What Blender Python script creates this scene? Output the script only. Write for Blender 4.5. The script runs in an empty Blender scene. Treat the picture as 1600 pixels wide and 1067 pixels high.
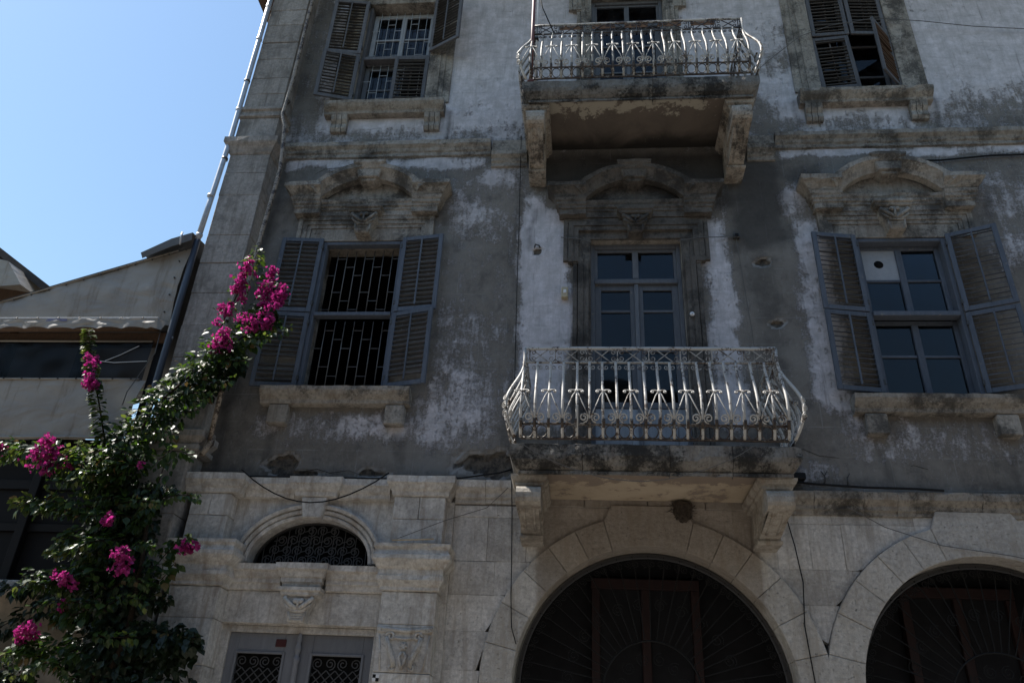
import bpy, math, random
from mathutils import Vector, Matrix, noise

# ------------------------------------------------------------------ camera, world, sun, exposure
SC = bpy.context.scene
COL = SC.collection

def camera():
    yaw, pitch, roll = (math.radians(a) for a in (6.1, 28.96, 2.99))
    d = Vector((-math.sin(yaw)*math.cos(pitch), math.cos(yaw)*math.cos(pitch), math.sin(pitch)))
    r0 = Vector((math.cos(yaw), math.sin(yaw), 0)); u0 = r0.cross(d)
    r = math.cos(roll)*r0 + math.sin(roll)*u0
    u = r.cross(d)
    cam = bpy.data.objects.new('camera', bpy.data.cameras.new('camera'))
    cam.data.sensor_width = 36.0; cam.data.lens = 28.0
    cam.data.clip_start = 0.1; cam.data.clip_end = 2000
    cam.matrix_world = Matrix(((r.x, u.x, -d.x, 0.0), (r.y, u.y, -d.y, -8.0), (r.z, u.z, -d.z, 1.6), (0, 0, 0, 1)))
    COL.objects.link(cam); SC.camera = cam
camera()

SUN_EL = math.radians(57.0)
SUN_TO = Vector((-math.cos(SUN_EL), 0.018, math.sin(SUN_EL))).normalized()
W = bpy.data.worlds.new('World'); SC.world = W; W.use_nodes = True
wn = W.node_tree; bg = wn.nodes['Background']
sky = wn.nodes.new('ShaderNodeTexSky'); sky.sky_type = 'NISHITA'; sky.sun_disc = False
sky.sun_elevation = SUN_EL; sky.sun_rotation = math.atan2(SUN_TO.x, SUN_TO.y)
sky.air_density = 2.0; sky.dust_density = 0.6; sky.ozone_density = 6.0
wn.links.new(sky.outputs[0], bg.inputs[0]); bg.inputs[1].default_value = 0.075
sl = bpy.data.lights.new('sun', 'SUN'); sl.energy = 4.5; sl.angle = math.radians(0.5); sl.color = (1.0, 0.95, 0.88)
so = bpy.data.objects.new('sun', sl); COL.objects.link(so)
so.rotation_euler = SUN_TO.to_track_quat('Z', 'Y').to_euler(); so.location = (-6, -4, 20)
SC.view_settings.view_transform = 'Standard'; SC.view_settings.look = 'None'
SC.view_settings.gamma = 1.0; SC.view_settings.exposure = 1.1; SC.view_settings.use_curve_mapping = False

RNG = random.Random(7)
PI = math.pi

# ------------------------------------------------------------------ materials
class NT:
    def __init__(s, name):
        s.m = bpy.data.materials.new(name); s.m.use_nodes = True
        s.t = s.m.node_tree; s.p = s.t.nodes['Principled BSDF']; s.out = s.t.nodes['Material Output']
        s.geo = None
    def n(s, kind, **kw):
        nd = s.t.nodes.new('ShaderNode' + kind)
        for k, v in kw.items():
            if k.startswith('i_'):
                nd.inputs[int(k[2:]) if k[2:].isdigit() else k[2:].replace('_', ' ')].default_value = v
            else: setattr(nd, k, v)
        return nd
    def l(s, a, b): s.t.links.new(a, b)
    def pos(s, sx=1, sy=1, sz=1):
        if s.geo is None: s.geo = s.n('NewGeometry')
        mp = s.n('Mapping'); mp.inputs['Scale'].default_value = (sx, sy, sz)
        s.l(s.geo.outputs['Position'], mp.inputs['Vector']); return mp.outputs[0]
    def noise(s, scale, detail=6, rough=0.6, stretch=(1, 1, 1), dist=0.0):
        nd = s.n('TexNoise'); nd.inputs['Scale'].default_value = scale; nd.inputs['Detail'].default_value = detail
        nd.inputs['Roughness'].default_value = rough; nd.inputs['Distortion'].default_value = dist
        s.l(s.pos(*stretch), nd.inputs['Vector']); return nd.outputs[0]
    def ramp(s, src, a, b):
        nd = s.n('MapRange'); nd.inputs[1].default_value = a; nd.inputs[2].default_value = b
        nd.interpolation_type = 'SMOOTHSTEP'
        s.l(src, nd.inputs[0]); return nd.outputs[0]
    def math(s, op, a, b=None):
        nd = s.n('Math', operation=op)
        for i, v in enumerate((a, b)):
            if v is None: continue
            if isinstance(v, (int, float)): nd.inputs[i].default_value = v
            else: s.l(v, nd.inputs[i])
        return nd.outputs[0]
    def mix(s, fac, a, b, mode='MIX'):
        nd = s.n('MixRGB', blend_type=mode)
        for i, v in enumerate((fac, a, b)):
            if isinstance(v, (int, float)): nd.inputs[i].default_value = v
            elif isinstance(v, tuple): nd.inputs[i].default_value = (*v, 1)
            else: s.l(v, nd.inputs[i])
        return nd.outputs[0]
    def bump(s, h, strength=0.5, dist=0.01):
        nd = s.n('Bump'); nd.inputs['Strength'].default_value = strength; nd.inputs['Distance'].default_value = dist
        s.l(h, nd.inputs['Height']); s.l(nd.outputs[0], s.p.inputs['Normal'])
    def col(s, c):
        if isinstance(c, tuple): s.p.inputs['Base Color'].default_value = (*c, 1)
        else: s.l(c, s.p.inputs['Base Color'])
    def rough(s, r): s.p.inputs['Roughness'].default_value = r
    def objrand(s):
        return s.n('ObjectInfo').outputs['Random']

MAT = {}
def stone(name, base, dark, stain, soot=0.5, grain=1.0, lichen=0.0, tint=0.12, streak=0.35, shelter=False):
    t = NT(name)
    n1 = t.noise(2.6, 10, 0.70, dist=0.3); n2 = t.noise(26, 8, 0.75); n3 = t.noise(4.5, 8, 0.68, (2.4, 2.4, 0.30)); n4 = t.noise(95, 4, 0.65)
    n7 = t.noise(11, 8, 0.72, (4.0, 4.0, 0.22)); n8 = t.noise(8, 8, 0.72, (0.7, 0.7, 3.2))
    c = t.mix(t.ramp(n2, 0.32, 0.70), base, tuple(x*0.62 for x in base))
    c = t.mix(t.math('MULTIPLY', t.ramp(n8, 0.52, 0.68), 0.4), c, tuple(x*0.55 for x in base))
    c = t.mix(t.math('MULTIPLY', t.ramp(n3, 0.46, 0.68), 0.9), c, stain)
    c = t.mix(t.math('MULTIPLY', t.ramp(n7, 0.54, 0.70), streak), c, dark)
    c = t.mix(t.math('MULTIPLY', t.ramp(n1, 0.47, 0.62), soot), c, dark)
    if lichen:
        n5 = t.noise(30, 9, 0.78); n6 = t.noise(2.6, 7, 0.7)
        c = t.mix(t.math('MULTIPLY', t.ramp(t.math('ADD', t.math('MULTIPLY', n5, 0.45), t.math('MULTIPLY', n6, 0.55)), 0.485, 0.57), lichen), c, (0.016, 0.015, 0.014))
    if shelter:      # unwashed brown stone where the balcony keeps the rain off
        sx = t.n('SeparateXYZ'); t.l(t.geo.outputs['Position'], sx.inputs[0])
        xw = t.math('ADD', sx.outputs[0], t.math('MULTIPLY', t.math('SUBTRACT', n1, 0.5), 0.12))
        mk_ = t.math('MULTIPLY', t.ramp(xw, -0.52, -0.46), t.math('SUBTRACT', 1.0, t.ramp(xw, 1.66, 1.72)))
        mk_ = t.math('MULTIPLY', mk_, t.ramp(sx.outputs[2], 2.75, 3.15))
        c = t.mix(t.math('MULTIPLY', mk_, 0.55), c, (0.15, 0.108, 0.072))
    pit = t.ramp(t.noise(48, 5, 0.7), 0.62, 0.70)
    c = t.mix(t.math('MULTIPLY', pit, 0.55), c, tuple(x*0.3 for x in base))
    v = t.math('ADD', t.math('MULTIPLY', t.objrand(), tint*2), 1-tint)
    hs = t.n('HueSaturation'); t.l(c, hs.inputs['Color']); t.l(v, hs.inputs['Value'])
    t.col(hs.outputs[0]); t.rough(0.92)
    h = t.math('ADD', t.math('MULTIPLY', n4, 0.35), n2); h = t.math('SUBTRACT', t.math('ADD', h, t.math('MULTIPLY', n8, 0.5)), t.math('MULTIPLY', pit, 0.8))
    t.bump(h, 0.9*grain, 0.014)
    MAT[name] = t.m

stone('trim_stone', (0.36, 0.33, 0.29), (0.07, 0.063, 0.056), (0.19, 0.16, 0.13), 0.62, 1.0, 0.6)
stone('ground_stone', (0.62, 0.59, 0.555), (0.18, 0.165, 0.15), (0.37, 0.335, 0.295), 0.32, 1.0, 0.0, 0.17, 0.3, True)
stone('portal_stone', (0.66, 0.63, 0.59), (0.14, 0.12, 0.105), (0.35, 0.305, 0.26), 0.35, 1.0, 0.0, 0.10, 0.3)
stone('pilaster_stone', (0.36, 0.33, 0.305), (0.10, 0.09, 0.08), (0.17, 0.15, 0.13), 0.55)
stone('dark_trim_stone', (0.14, 0.125, 0.11), (0.035, 0.03, 0.027), (0.10, 0.085, 0.072), 0.75, 1.0, 0.6)  # darker version of the trim stone, for the lower balcony door surround
stone('slab_stone', (0.24, 0.225, 0.205), (0.05, 0.046, 0.042), (0.12, 0.10, 0.085), 0.85, 1.3, 0.95, 0.12, 0.6)
stone('bracket_stone', (0.45, 0.41, 0.355), (0.12, 0.095, 0.075), (0.23, 0.18, 0.135), 0.55)
stone('stained_bracket', (0.42, 0.38, 0.33), (0.10, 0.08, 0.065), (0.24, 0.19, 0.14), 0.6, 1.0, 0.75)
stone('voussoir_stone', (0.58, 0.545, 0.50), (0.22, 0.195, 0.17), (0.39, 0.35, 0.30), 0.28, 1.3, 0.0, 0.10, 0.2, True)

def plaster():
    t = NT('wall_plaster')
    asb = t.n('Attribute', attribute_name='soot'); at = t.n('Attribute', attribute_name='pale'); ah = t.n('Attribute', attribute_name='hole')  # the soot attribute also carries the shade painted under the upper balcony
    n1 = t.noise(1.7, 10, 0.68, dist=0.4); n2 = t.noise(9, 9, 0.78); n3 = t.noise(60, 4, 0.7)
    ns = t.noise(4.2, 8, 0.7, (3.0, 3.0, 0.4)); nb = t.noise(0.9, 5, 0.6)
    v = t.math('ADD', at.outputs['Fac'], t.math('MULTIPLY', t.math('SUBTRACT', n1, 0.5), 1.05))
    v = t.math('ADD', v, t.math('MULTIPLY', t.math('SUBTRACT', n2, 0.5), 1.0))
    v = t.math('ADD', v, t.math('MULTIPLY', t.math('SUBTRACT', ns, 0.5), 0.85))
    v = t.math('ADD', v, t.math('MULTIPLY', t.math('SUBTRACT', t.noise(32, 9, 0.82), 0.5), 0.95))
    fac = t.ramp(v, 0.37, 0.69)
    # under layer: grey cement with block joints
    g = t.mix(t.ramp(n2, 0.35, 0.7), (0.165, 0.147, 0.128), (0.10, 0.090, 0.079))
    g = t.mix(t.ramp(nb, 0.4, 0.65), g, (0.20, 0.185, 0.167))
    g = t.mix(t.math('MULTIPLY', t.ramp(t.noise(20, 9, 0.8, (1.0, 1.0, 0.6)), 0.52, 0.70), 0.55), g, (0.30, 0.29, 0.285))
    g = t.mix(t.math('MULTIPLY', t.ramp(t.noise(3.5, 9, 0.75), 0.50, 0.66), 0.6), g, (0.055, 0.052, 0.05))
    br = t.n('TexBrick'); mp = t.n('Mapping'); mp.inputs['Rotation'].default_value = (PI/2, 0, 0)
    if t.geo is None: t.geo = t.n('NewGeometry')
    sep = t.n('SeparateXYZ'); t.l(t.geo.outputs['Position'], sep.inputs[0])
    cmb = t.n('CombineXYZ'); t.l(sep.outputs[0], cmb.inputs[0]); t.l(sep.outputs[2], cmb.inputs[1])
    t.l(cmb.outputs[0], br.inputs['Vector'])
    br.inputs['Scale'].default_value = 1.0; br.inputs['Brick Width'].default_value = 0.62; br.inputs['Row Height'].default_value = 0.335
    br.inputs['Mortar Size'].default_value = 0.006; br.inputs['Mortar Smooth'].default_value = 0.3
    br.inputs['Color1'].default_value = (0, 0, 0, 1); br.inputs['Color2'].default_value = (0.0, 0.0, 0.0, 1); br.inputs['Mortar'].default_value = (1, 1, 1, 1)
    jl = t.math('MULTIPLY', br.outputs['Fac'], t.ramp(t.noise(2.3, 5, 0.6), 0.42, 0.66))
    g = t.mix(t.math('MULTIPLY', jl, 0.55), g, (0.30, 0.29, 0.28))
    p = t.mix(t.ramp(ns, 0.40, 0.75), (0.64, 0.61, 0.645), (0.46, 0.44, 0.455))
    p = t.mix(t.math('MULTIPLY', jl, 0.22), p, (0.12, 0.12, 0.12))
    p = t.mix(t.math('MULTIPLY', t.ramp(t.noise(3.2, 9, 0.75, (0.5, 0.5, 2.6)), 0.50, 0.70), 0.5), p, (0.26, 0.255, 0.25))
    thin = t.ramp(t.noise(6, 8, 0.75), 0.30, 0.62)
    p = t.mix(t.math('MULTIPLY', thin, 0.5), p, (0.24, 0.235, 0.23))
    c = t.mix(fac, g, p)
    drip = t.ramp(t.noise(3.0, 7, 0.7, (5, 5, 0.28)), 0.56, 0.75)
    c = t.mix(t.math('MULTIPLY', drip, 0.55), c, (0.06, 0.055, 0.05))
    c = t.mix(t.math('MULTIPLY', t.ramp(t.noise(55, 6, 0.75), 0.60, 0.68), 0.5), c, (0.07, 0.067, 0.064))
    c = t.mix(t.math('MULTIPLY', t.ramp(t.math('ADD', asb.outputs['Fac'], t.math('MULTIPLY', t.math('SUBTRACT', n1, 0.5), 0.9)), 0.25, 0.75), 0.75), c, (0.035, 0.032, 0.030))
    hc = t.mix(t.ramp(n2, 0.38, 0.62), (0.12, 0.098, 0.075), (0.022, 0.019, 0.017))
    rim = t.math('MULTIPLY', t.ramp(ah.outputs['Fac'], 0.02, 0.16), t.ramp(n2, 0.40, 0.55)); c = t.mix(t.math('MULTIPLY', rim, 0.55), c, (0.33, 0.32, 0.31))
    c = t.mix(t.ramp(t.math('ADD', ah.outputs['Fac'], t.math('MULTIPLY', t.math('SUBTRACT', n2, 0.5), 0.3)), 0.35, 0.55), c, hc)
    t.col(c); t.rough(0.92)
    h = t.math('ADD', t.math('MULTIPLY', fac, 0.6), t.math('ADD', t.math('MULTIPLY', n2, 0.5), t.math('MULTIPLY', n3, 0.25)))
    h = t.math('SUBTRACT', h, t.math('MULTIPLY', jl, 0.25))
    t.bump(h, 0.9, 0.016)
    MAT['wall_plaster'] = t.m
plaster()

def soffit(name, a, b, c3, thr, dark_back=False):
    t = NT(name)
    n1 = t.noise(1.6, 9, 0.65, dist=0.6); n2 = t.noise(7, 9, 0.75); n3 = t.noise(40, 4, 0.6)
    sp = t.n('SeparateXYZ');
    if t.geo is None: t.geo = t.n('NewGeometry')
    t.l(t.geo.outputs['Position'], sp.inputs[0])
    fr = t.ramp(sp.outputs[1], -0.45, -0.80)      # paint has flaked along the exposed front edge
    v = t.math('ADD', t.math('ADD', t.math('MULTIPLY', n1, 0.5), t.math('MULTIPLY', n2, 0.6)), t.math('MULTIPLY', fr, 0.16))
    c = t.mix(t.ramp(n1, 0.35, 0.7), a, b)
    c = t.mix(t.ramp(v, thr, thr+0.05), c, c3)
    if dark_back: c = t.mix(t.math('MULTIPLY', t.ramp(t.math('ADD', sp.outputs[1], t.math('MULTIPLY', t.math('SUBTRACT', n1, 0.5), 0.5)), -0.38, -0.05), 0.9), c, (0.014, 0.013, 0.012))  # blends to near black towards the wall
    t.col(c); t.rough(0.9); t.bump(t.math('ADD', n2, t.math('MULTIPLY', n3, 0.3)), 0.6, 0.01)
    MAT[name] = t.m
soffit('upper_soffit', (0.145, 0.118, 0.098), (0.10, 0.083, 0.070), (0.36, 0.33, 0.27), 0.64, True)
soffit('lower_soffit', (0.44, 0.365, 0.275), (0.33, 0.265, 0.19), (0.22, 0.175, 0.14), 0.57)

def wood(name, a, b, wear, rough=0.75):
    t = NT(name)
    n1 = t.noise(5, 8, 0.7, (6, 6, 1)); n2 = t.noise(14, 8, 0.75); n3 = t.noise(60, 4, 0.6, (4, 4, 0.6))
    c = t.mix(t.ramp(n1, 0.35, 0.7), a, b)
    c = t.mix(t.ramp(n2, 0.60, 0.68), c, wear)
    v = t.math('ADD', t.math('MULTIPLY', t.objrand(), 0.35), 0.82)
    hs = t.n('HueSaturation'); t.l(c, hs.inputs['Color']); t.l(v, hs.inputs['Value'])
    t.col(hs.outputs[0]); t.rough(rough); t.bump(n3, 0.4, 0.004); MAT[name] = t.m
wood('blue_wood', (0.085, 0.100, 0.128), (0.060, 0.070, 0.092), (0.17, 0.16, 0.15))
wood('blue_slat', (0.09, 0.094, 0.104), (0.06, 0.062, 0.068), (0.15, 0.14, 0.13))
wood('grey_wood', (0.105, 0.105, 0.115), (0.065, 0.065, 0.072), (0.17, 0.15, 0.125))
wood('grey_slat', (0.078, 0.075, 0.074), (0.05, 0.048, 0.047), (0.13, 0.12, 0.11))
wood('white_wood', (0.32, 0.34, 0.37), (0.24, 0.26, 0.29), (0.22, 0.20, 0.18))
wood('sash_wood', (0.12, 0.128, 0.145), (0.085, 0.092, 0.108), (0.22, 0.20, 0.17))
wood('brown_wood', (0.10, 0.055, 0.03), (0.06, 0.035, 0.02), (0.13, 0.09, 0.06))
wood('red_wood', (0.020, 0.005, 0.004), (0.012, 0.003, 0.003), (0.014, 0.009, 0.007))
wood('door_metal', (0.17, 0.175, 0.19), (0.14, 0.145, 0.16), (0.12, 0.105, 0.09), 0.55)

def iron(name, paint, rust, thr, rough=0.5):
    t = NT(name)
    n1 = t.noise(8, 9, 0.75); n2 = t.noise(45, 6, 0.7)
    v = t.math('ADD', t.math('MULTIPLY', n1, 0.65), t.math('MULTIPLY', n2, 0.35))
    rc = t.mix(t.ramp(n2, 0.4, 0.6), rust, tuple(x*0.35 for x in rust))
    c = t.mix(t.ramp(v, thr, thr+0.06), paint, rc)
    t.col(c); t.rough(rough); t.bump(v, 0.5, 0.003); MAT[name] = t.m
iron('rail_paint', (0.43, 0.41, 0.38), (0.13, 0.08, 0.05), 0.51)
iron('rail_mid', (0.33, 0.31, 0.28), (0.12, 0.075, 0.045), 0.485)
iron('rail_rust_shade', (0.16, 0.15, 0.135), (0.06, 0.037, 0.024), 0.42)
iron('dark_iron', (0.035, 0.033, 0.032), (0.05, 0.035, 0.028), 0.56)
iron('grille_grey', (0.055, 0.055, 0.058), (0.06, 0.045, 0.035), 0.58)
iron('bar_white', (0.36, 0.38, 0.40), (0.13, 0.09, 0.06), 0.60)
iron('arch_iron', (0.014, 0.014, 0.014), (0.018, 0.014, 0.012), 0.56)
MAT['arch_iron'].node_tree.nodes['Principled BSDF'].inputs['Specular IOR Level'].default_value = 0.12
iron('bar_grey', (0.13, 0.125, 0.12), (0.09, 0.065, 0.05), 0.54)
iron('rust_pipe', (0.24, 0.20, 0.16), (0.06, 0.037, 0.026), 0.48)
iron('red_pole', (0.12, 0.035, 0.028), (0.09, 0.045, 0.03), 0.56)
iron('shaded_pipe', (0.035, 0.04, 0.055), (0.05, 0.045, 0.045), 0.62, 0.4)
iron('sheet_metal', (0.10, 0.105, 0.115), (0.09, 0.07, 0.06), 0.60, 0.45)

def simple(name, c, rough=0.6, metal=0.0, n=0.0, scale=12):
    t = NT(name)
    if n:
        t.col(t.mix(t.ramp(t.noise(scale, 8, 0.7), 0.3, 0.7), c, tuple(x*(1-n) for x in c)))
    else: t.col(c)
    t.rough(rough); t.p.inputs['Metallic'].default_value = metal; MAT[name] = t.m
    if max(c) < 0.05: t.p.inputs['Specular IOR Level'].default_value = 0.12
simple('zinc', (0.42, 0.45, 0.50), 0.45, 0.4, 0.25)
simple('black_cable', (0.012, 0.012, 0.013), 0.6)
simple('grey_cable', (0.10, 0.095, 0.09), 0.7)
simple('cream_plastic', (0.42, 0.36, 0.24), 0.5, 0, 0.2)
simple('white_plastic', (0.65, 0.65, 0.66), 0.45)
simple('white_panel', (0.30, 0.31, 0.33), 0.6, 0, 0.15)
simple('black_hole', (0.008, 0.008, 0.008), 0.9)
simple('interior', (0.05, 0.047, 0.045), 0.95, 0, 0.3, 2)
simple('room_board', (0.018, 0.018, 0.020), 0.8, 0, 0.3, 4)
simple('roof_tile', (0.05, 0.042, 0.038), 0.9, 0, 0.5)
simple('house_wall', (0.34, 0.29, 0.23), 0.95, 0, 0.5, 3)
simple('street', (0.20, 0.18, 0.155), 0.95, 0, 0.3, 6)
simple('pavement', (0.34, 0.32, 0.29), 0.9, 0, 0.3, 5)
simple('nest', (0.06, 0.045, 0.033), 1.0, 0, 0.7, 60)
simple('stick', (0.40, 0.32, 0.22), 0.8, 0, 0.3)
simple('red_plate', (0.05, 0.006, 0.006), 0.4)
simple('bark', (0.035, 0.026, 0.018), 0.95, 0, 0.5, 20)
simple('dark_pane', (0.010, 0.010, 0.011), 0.7)
simple('tin', (0.20, 0.10, 0.05), 0.8, 0, 0.6, 20)
simple('sticker', (0.17, 0.16, 0.27), 0.5, 0, 0.4, 60)

def glass(name, tint, refl=0.09, gr=0.03, bs=0.08):
    t = NT(name); t.t.nodes.remove(t.p)
    tr = t.n('BsdfTransparent'); tr.inputs[0].default_value = (*tint, 1)
    gl = t.n('BsdfGlossy'); gl.inputs[0].default_value = (0.55, 0.57, 0.60, 1); gl.inputs[1].default_value = gr
    fr = t.n('Fresnel'); fr.inputs[0].default_value = 1.5
    bm = t.n('Bump'); bm.inputs['Strength'].default_value = bs; bm.inputs['Distance'].default_value = 0.02
    t.l(t.noise(2.5, 2, 0.5), bm.inputs['Height']); t.l(bm.outputs[0], gl.inputs['Normal'])
    df = t.n('BsdfDiffuse'); df.inputs[0].default_value = (0.08, 0.083, 0.088, 1)
    a = t.n('MixShader'); t.l(t.math('ADD', fr.outputs[0], refl-0.04), a.inputs[0]); t.l(tr.outputs[0], a.inputs[1]); t.l(gl.outputs[0], a.inputs[2])
    b = t.n('MixShader'); t.l(t.math('MULTIPLY', t.ramp(t.noise(6, 6, 0.7), 0.35, 0.8), 0.14), b.inputs[0]); t.l(a.outputs[0], b.inputs[1]); t.l(df.outputs[0], b.inputs[2])
    t.l(b.outputs[0], t.out.inputs[0]); MAT[name] = t.m
glass('pane_glass', (0.45, 0.5, 0.55), 0.035)
glass('vinyl', (0.16, 0.16, 0.17), 0.012, 0.25, 0.02)

def tarp():
    t = NT('tarp')
    n1 = t.noise(1.4, 6, 0.6, (1, 1, 1.6)); n2 = t.noise(14, 6, 0.6)
    c = t.mix(t.ramp(n1, 0.35, 0.7), (0.33, 0.30, 0.26), (0.25, 0.225, 0.195))
    c = t.mix(t.ramp(t.noise(2.2, 7, 0.7, (3, 3, 0.4)), 0.52, 0.72), c, (0.20, 0.155, 0.11))
    t.col(c); t.rough(0.55)
    ts = t.n('BsdfTranslucent'); t.l(c, ts.inputs[0])
    mx = t.n('MixShader'); mx.inputs[0].default_value = 0.16
    t.l(t.p.outputs[0], mx.inputs[1]); t.l(ts.outputs[0], mx.inputs[2]); t.l(mx.outputs[0], t.out.inputs[0])
    t.bump(t.math('ADD', t.noise(2.0, 3, 0.5, (1, 1, 2.0), 1.5), t.math('MULTIPLY', n2, 0.06)), 0.35, 0.06)
    MAT['tarp'] = t.m
tarp()

def leafmat(name, a, b, tr, fac=0.4, rough=0.32):
    t = NT(name)
    n = t.noise(9, 4, 0.6)
    isl = t.n('NewGeometry').outputs['Random Per Island']
    c = t.mix(isl, a, b)
    t.col(c); t.rough(rough); t.p.inputs['Specular IOR Level'].default_value = 0.4
    ts = t.n('BsdfTranslucent'); t.l(t.mix(0.5, c, tr), ts.inputs[0])
    mx = t.n('MixShader'); mx.inputs[0].default_value = fac
    t.l(t.p.outputs[0], mx.inputs[1]); t.l(ts.outputs[0], mx.inputs[2]); t.l(mx.outputs[0], t.out.inputs[0]); MAT[name] = t.m
leafmat('leaf', (0.014, 0.034, 0.009), (0.040, 0.070, 0.016), (0.09, 0.18, 0.012), 0.40, 0.45)
leafmat('leaf_dark', (0.007, 0.015, 0.005), (0.014, 0.026, 0.009), (0.025, 0.055, 0.008), 0.22, 0.42)  # near-black leaf copy; shade within the plant mass is put into its colour
leafmat('leaf_young', (0.075, 0.11, 0.02), (0.11, 0.13, 0.028), (0.18, 0.23, 0.03), 0.4, 0.3)
leafmat('leaf_dry', (0.10, 0.065, 0.025), (0.16, 0.12, 0.04), (0.16, 0.10, 0.03), 0.3, 0.6)
leafmat('bract', (0.20, 0.008, 0.085), (0.46, 0.045, 0.24), (0.52, 0.03, 0.26), 0.45, 0.6)

# ------------------------------------------------------------------ mesh helpers
class MB:
    def __init__(s): s.v = []; s.f = []; s.smooth = set()
    def add(s, vs, fs, smooth=False):
        o = len(s.v); s.v.extend(vs)
        for f in fs:
            if smooth: s.smooth.add(len(s.f))
            s.f.append(tuple(o+i for i in f))
    def box(s, x0, x1, y0, y1, z0, z1):
        s.add([(x0,y0,z0),(x1,y0,z0),(x1,y1,z0),(x0,y1,z0),(x0,y0,z1),(x1,y0,z1),(x1,y1,z1),(x0,y1,z1)],
              [(0,3,2,1),(4,5,6,7),(0,1,5,4),(1,2,6,5),(2,3,7,6),(3,0,4,7)])
    def cbox(s, x0, x1, y0, y1, z0, z1, c=0.008, j=0.0):
        """box with chamfered, slightly uneven edges"""
        vs = []; idx = {}
        for ix in (0, 1):
            for iy in (0, 1):
                for iz in (0, 1):
                    X = (x0, x1)[ix]; Y = (y0, y1)[iy]; Z = (z0, z1)[iz]
                    dx = c*(1 if ix == 0 else -1); dy = c*(1 if iy == 0 else -1); dz = c*(1 if iz == 0 else -1)
                    r = lambda: RNG.uniform(-j, j) if j else 0.0
                    for k, p in enumerate(((X, Y+dy, Z+dz), (X+dx, Y, Z+dz), (X+dx, Y+dy, Z))):
                        idx[(ix, iy, iz, k)] = len(vs); vs.append((p[0]+r(), p[1]+r(), p[2]+r()))
        I = lambda *a: idx[a]
        fs = []
        for ix in (0, 1): fs.append((I(ix,0,0,0), I(ix,1,0,0), I(ix,1,1,0), I(ix,0,1,0)))
        for iy in (0, 1): fs.append((I(0,iy,0,1), I(1,iy,0,1), I(1,iy,1,1), I(0,iy,1,1)))
        for iz in (0, 1): fs.append((I(0,0,iz,2), I(1,0,iz,2), I(1,1,iz,2), I(0,1,iz,2)))
        for iy in (0, 1):
            for iz in (0, 1): fs.append((I(0,iy,iz,1), I(1,iy,iz,1), I(1,iy,iz,2), I(0,iy,iz,2)))
        for ix in (0, 1):
            for iz in (0, 1): fs.append((I(ix,0,iz,0), I(ix,1,iz,0), I(ix,1,iz,2), I(ix,0,iz,2)))
        for ix in (0, 1):
            for iy in (0, 1): fs.append((I(ix,iy,0,0), I(ix,iy,1,0), I(ix,iy,1,1), I(ix,iy,0,1)))
        for ix in (0, 1):
            for iy in (0, 1):
                for iz in (0, 1): fs.append((I(ix,iy,iz,0), I(ix,iy,iz,1), I(ix,iy,iz,2)))
        s.add(vs, fs)
    def prism(s, pts, y0, y1, c=0.0):
        """polygon in XZ extruded from y0 (front) to y1, with a small front chamfer"""
        n = len(pts); cx = sum(p[0] for p in pts)/n; cz = sum(p[1] for p in pts)/n
        vs = [(p[0], y1, p[1]) for p in pts] + [(p[0], y0+c, p[1]) for p in pts]
        fs = [tuple(range(n))] + [(i, (i+1) % n, n+(i+1) % n, n+i) for i in range(n)]
        if c:
            for p in pts:
                d = math.hypot(p[0]-cx, p[1]-cz) or 1
                k = max(0, 1-c*1.3/d); vs.append((cx+(p[0]-cx)*k, y0, cz+(p[1]-cz)*k))
            fs += [(n+i, n+(i+1) % n, 2*n+(i+1) % n, 2*n+i) for i in range(n)] + [tuple(range(3*n-1, 2*n-1, -1))]
        else: fs += [tuple(range(2*n-1, n-1, -1))]
        s.add(vs, fs)
    def profx(s, pts, x0, x1, c=0.0):
        """polygon in (y,z) extruded along x"""
        n = len(pts)
        vs = [(x0, p[0], p[1]) for p in pts] + [(x1, p[0], p[1]) for p in pts]
        s.add(vs, [tuple(range(n)), tuple(range(2*n-1, n-1, -1))] + [(i, (i+1) % n, n+(i+1) % n, n+i) for i in range(n)])
    def mould(s, x0, x1, yb, prof, z=0.0, step=0.12, jit=0.0025, returns=True, chips=0.06):
        """moulding in front of y=yb: prof = (outward, height) from bottom to top; profile returns round both ends"""
        n = max(1, int((x1-x0)/step)); rows = []
        cols = []
        for o, h in prof:
            rl, rr = returns if isinstance(returns, tuple) else (returns, returns)
            eL = o if rl else 0.0; eR = o if rr else 0.0
            row = [(x0-eL, 0.02, z+h)]
            for i in range(n+1):
                x = x0-eL+(x1-x0+eL+eR)*i/n
                jj = RNG.uniform(-jit, jit); ch = 0.0
                if RNG.random() < chips: ch = RNG.uniform(0.004, 0.014)
                row.append((x, yb-o+ch+jj, z+h+RNG.uniform(-jit, jit)))
            row.append((x1+eR, 0.02, z+h)); rows.append(row)
        m = n+3; vs = [p for r in rows for p in r]; fs = []
        for a in range(len(rows)-1):
            for i in range(m-1): fs.append((a*m+i, a*m+i+1, (a+1)*m+i+1, (a+1)*m+i))
        b = (len(rows)-1)*m
        fs.append(tuple(range(m-1, -1, -1))); fs.append(tuple(b+i for i in range(m)))
        s.add(vs, fs)
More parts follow.
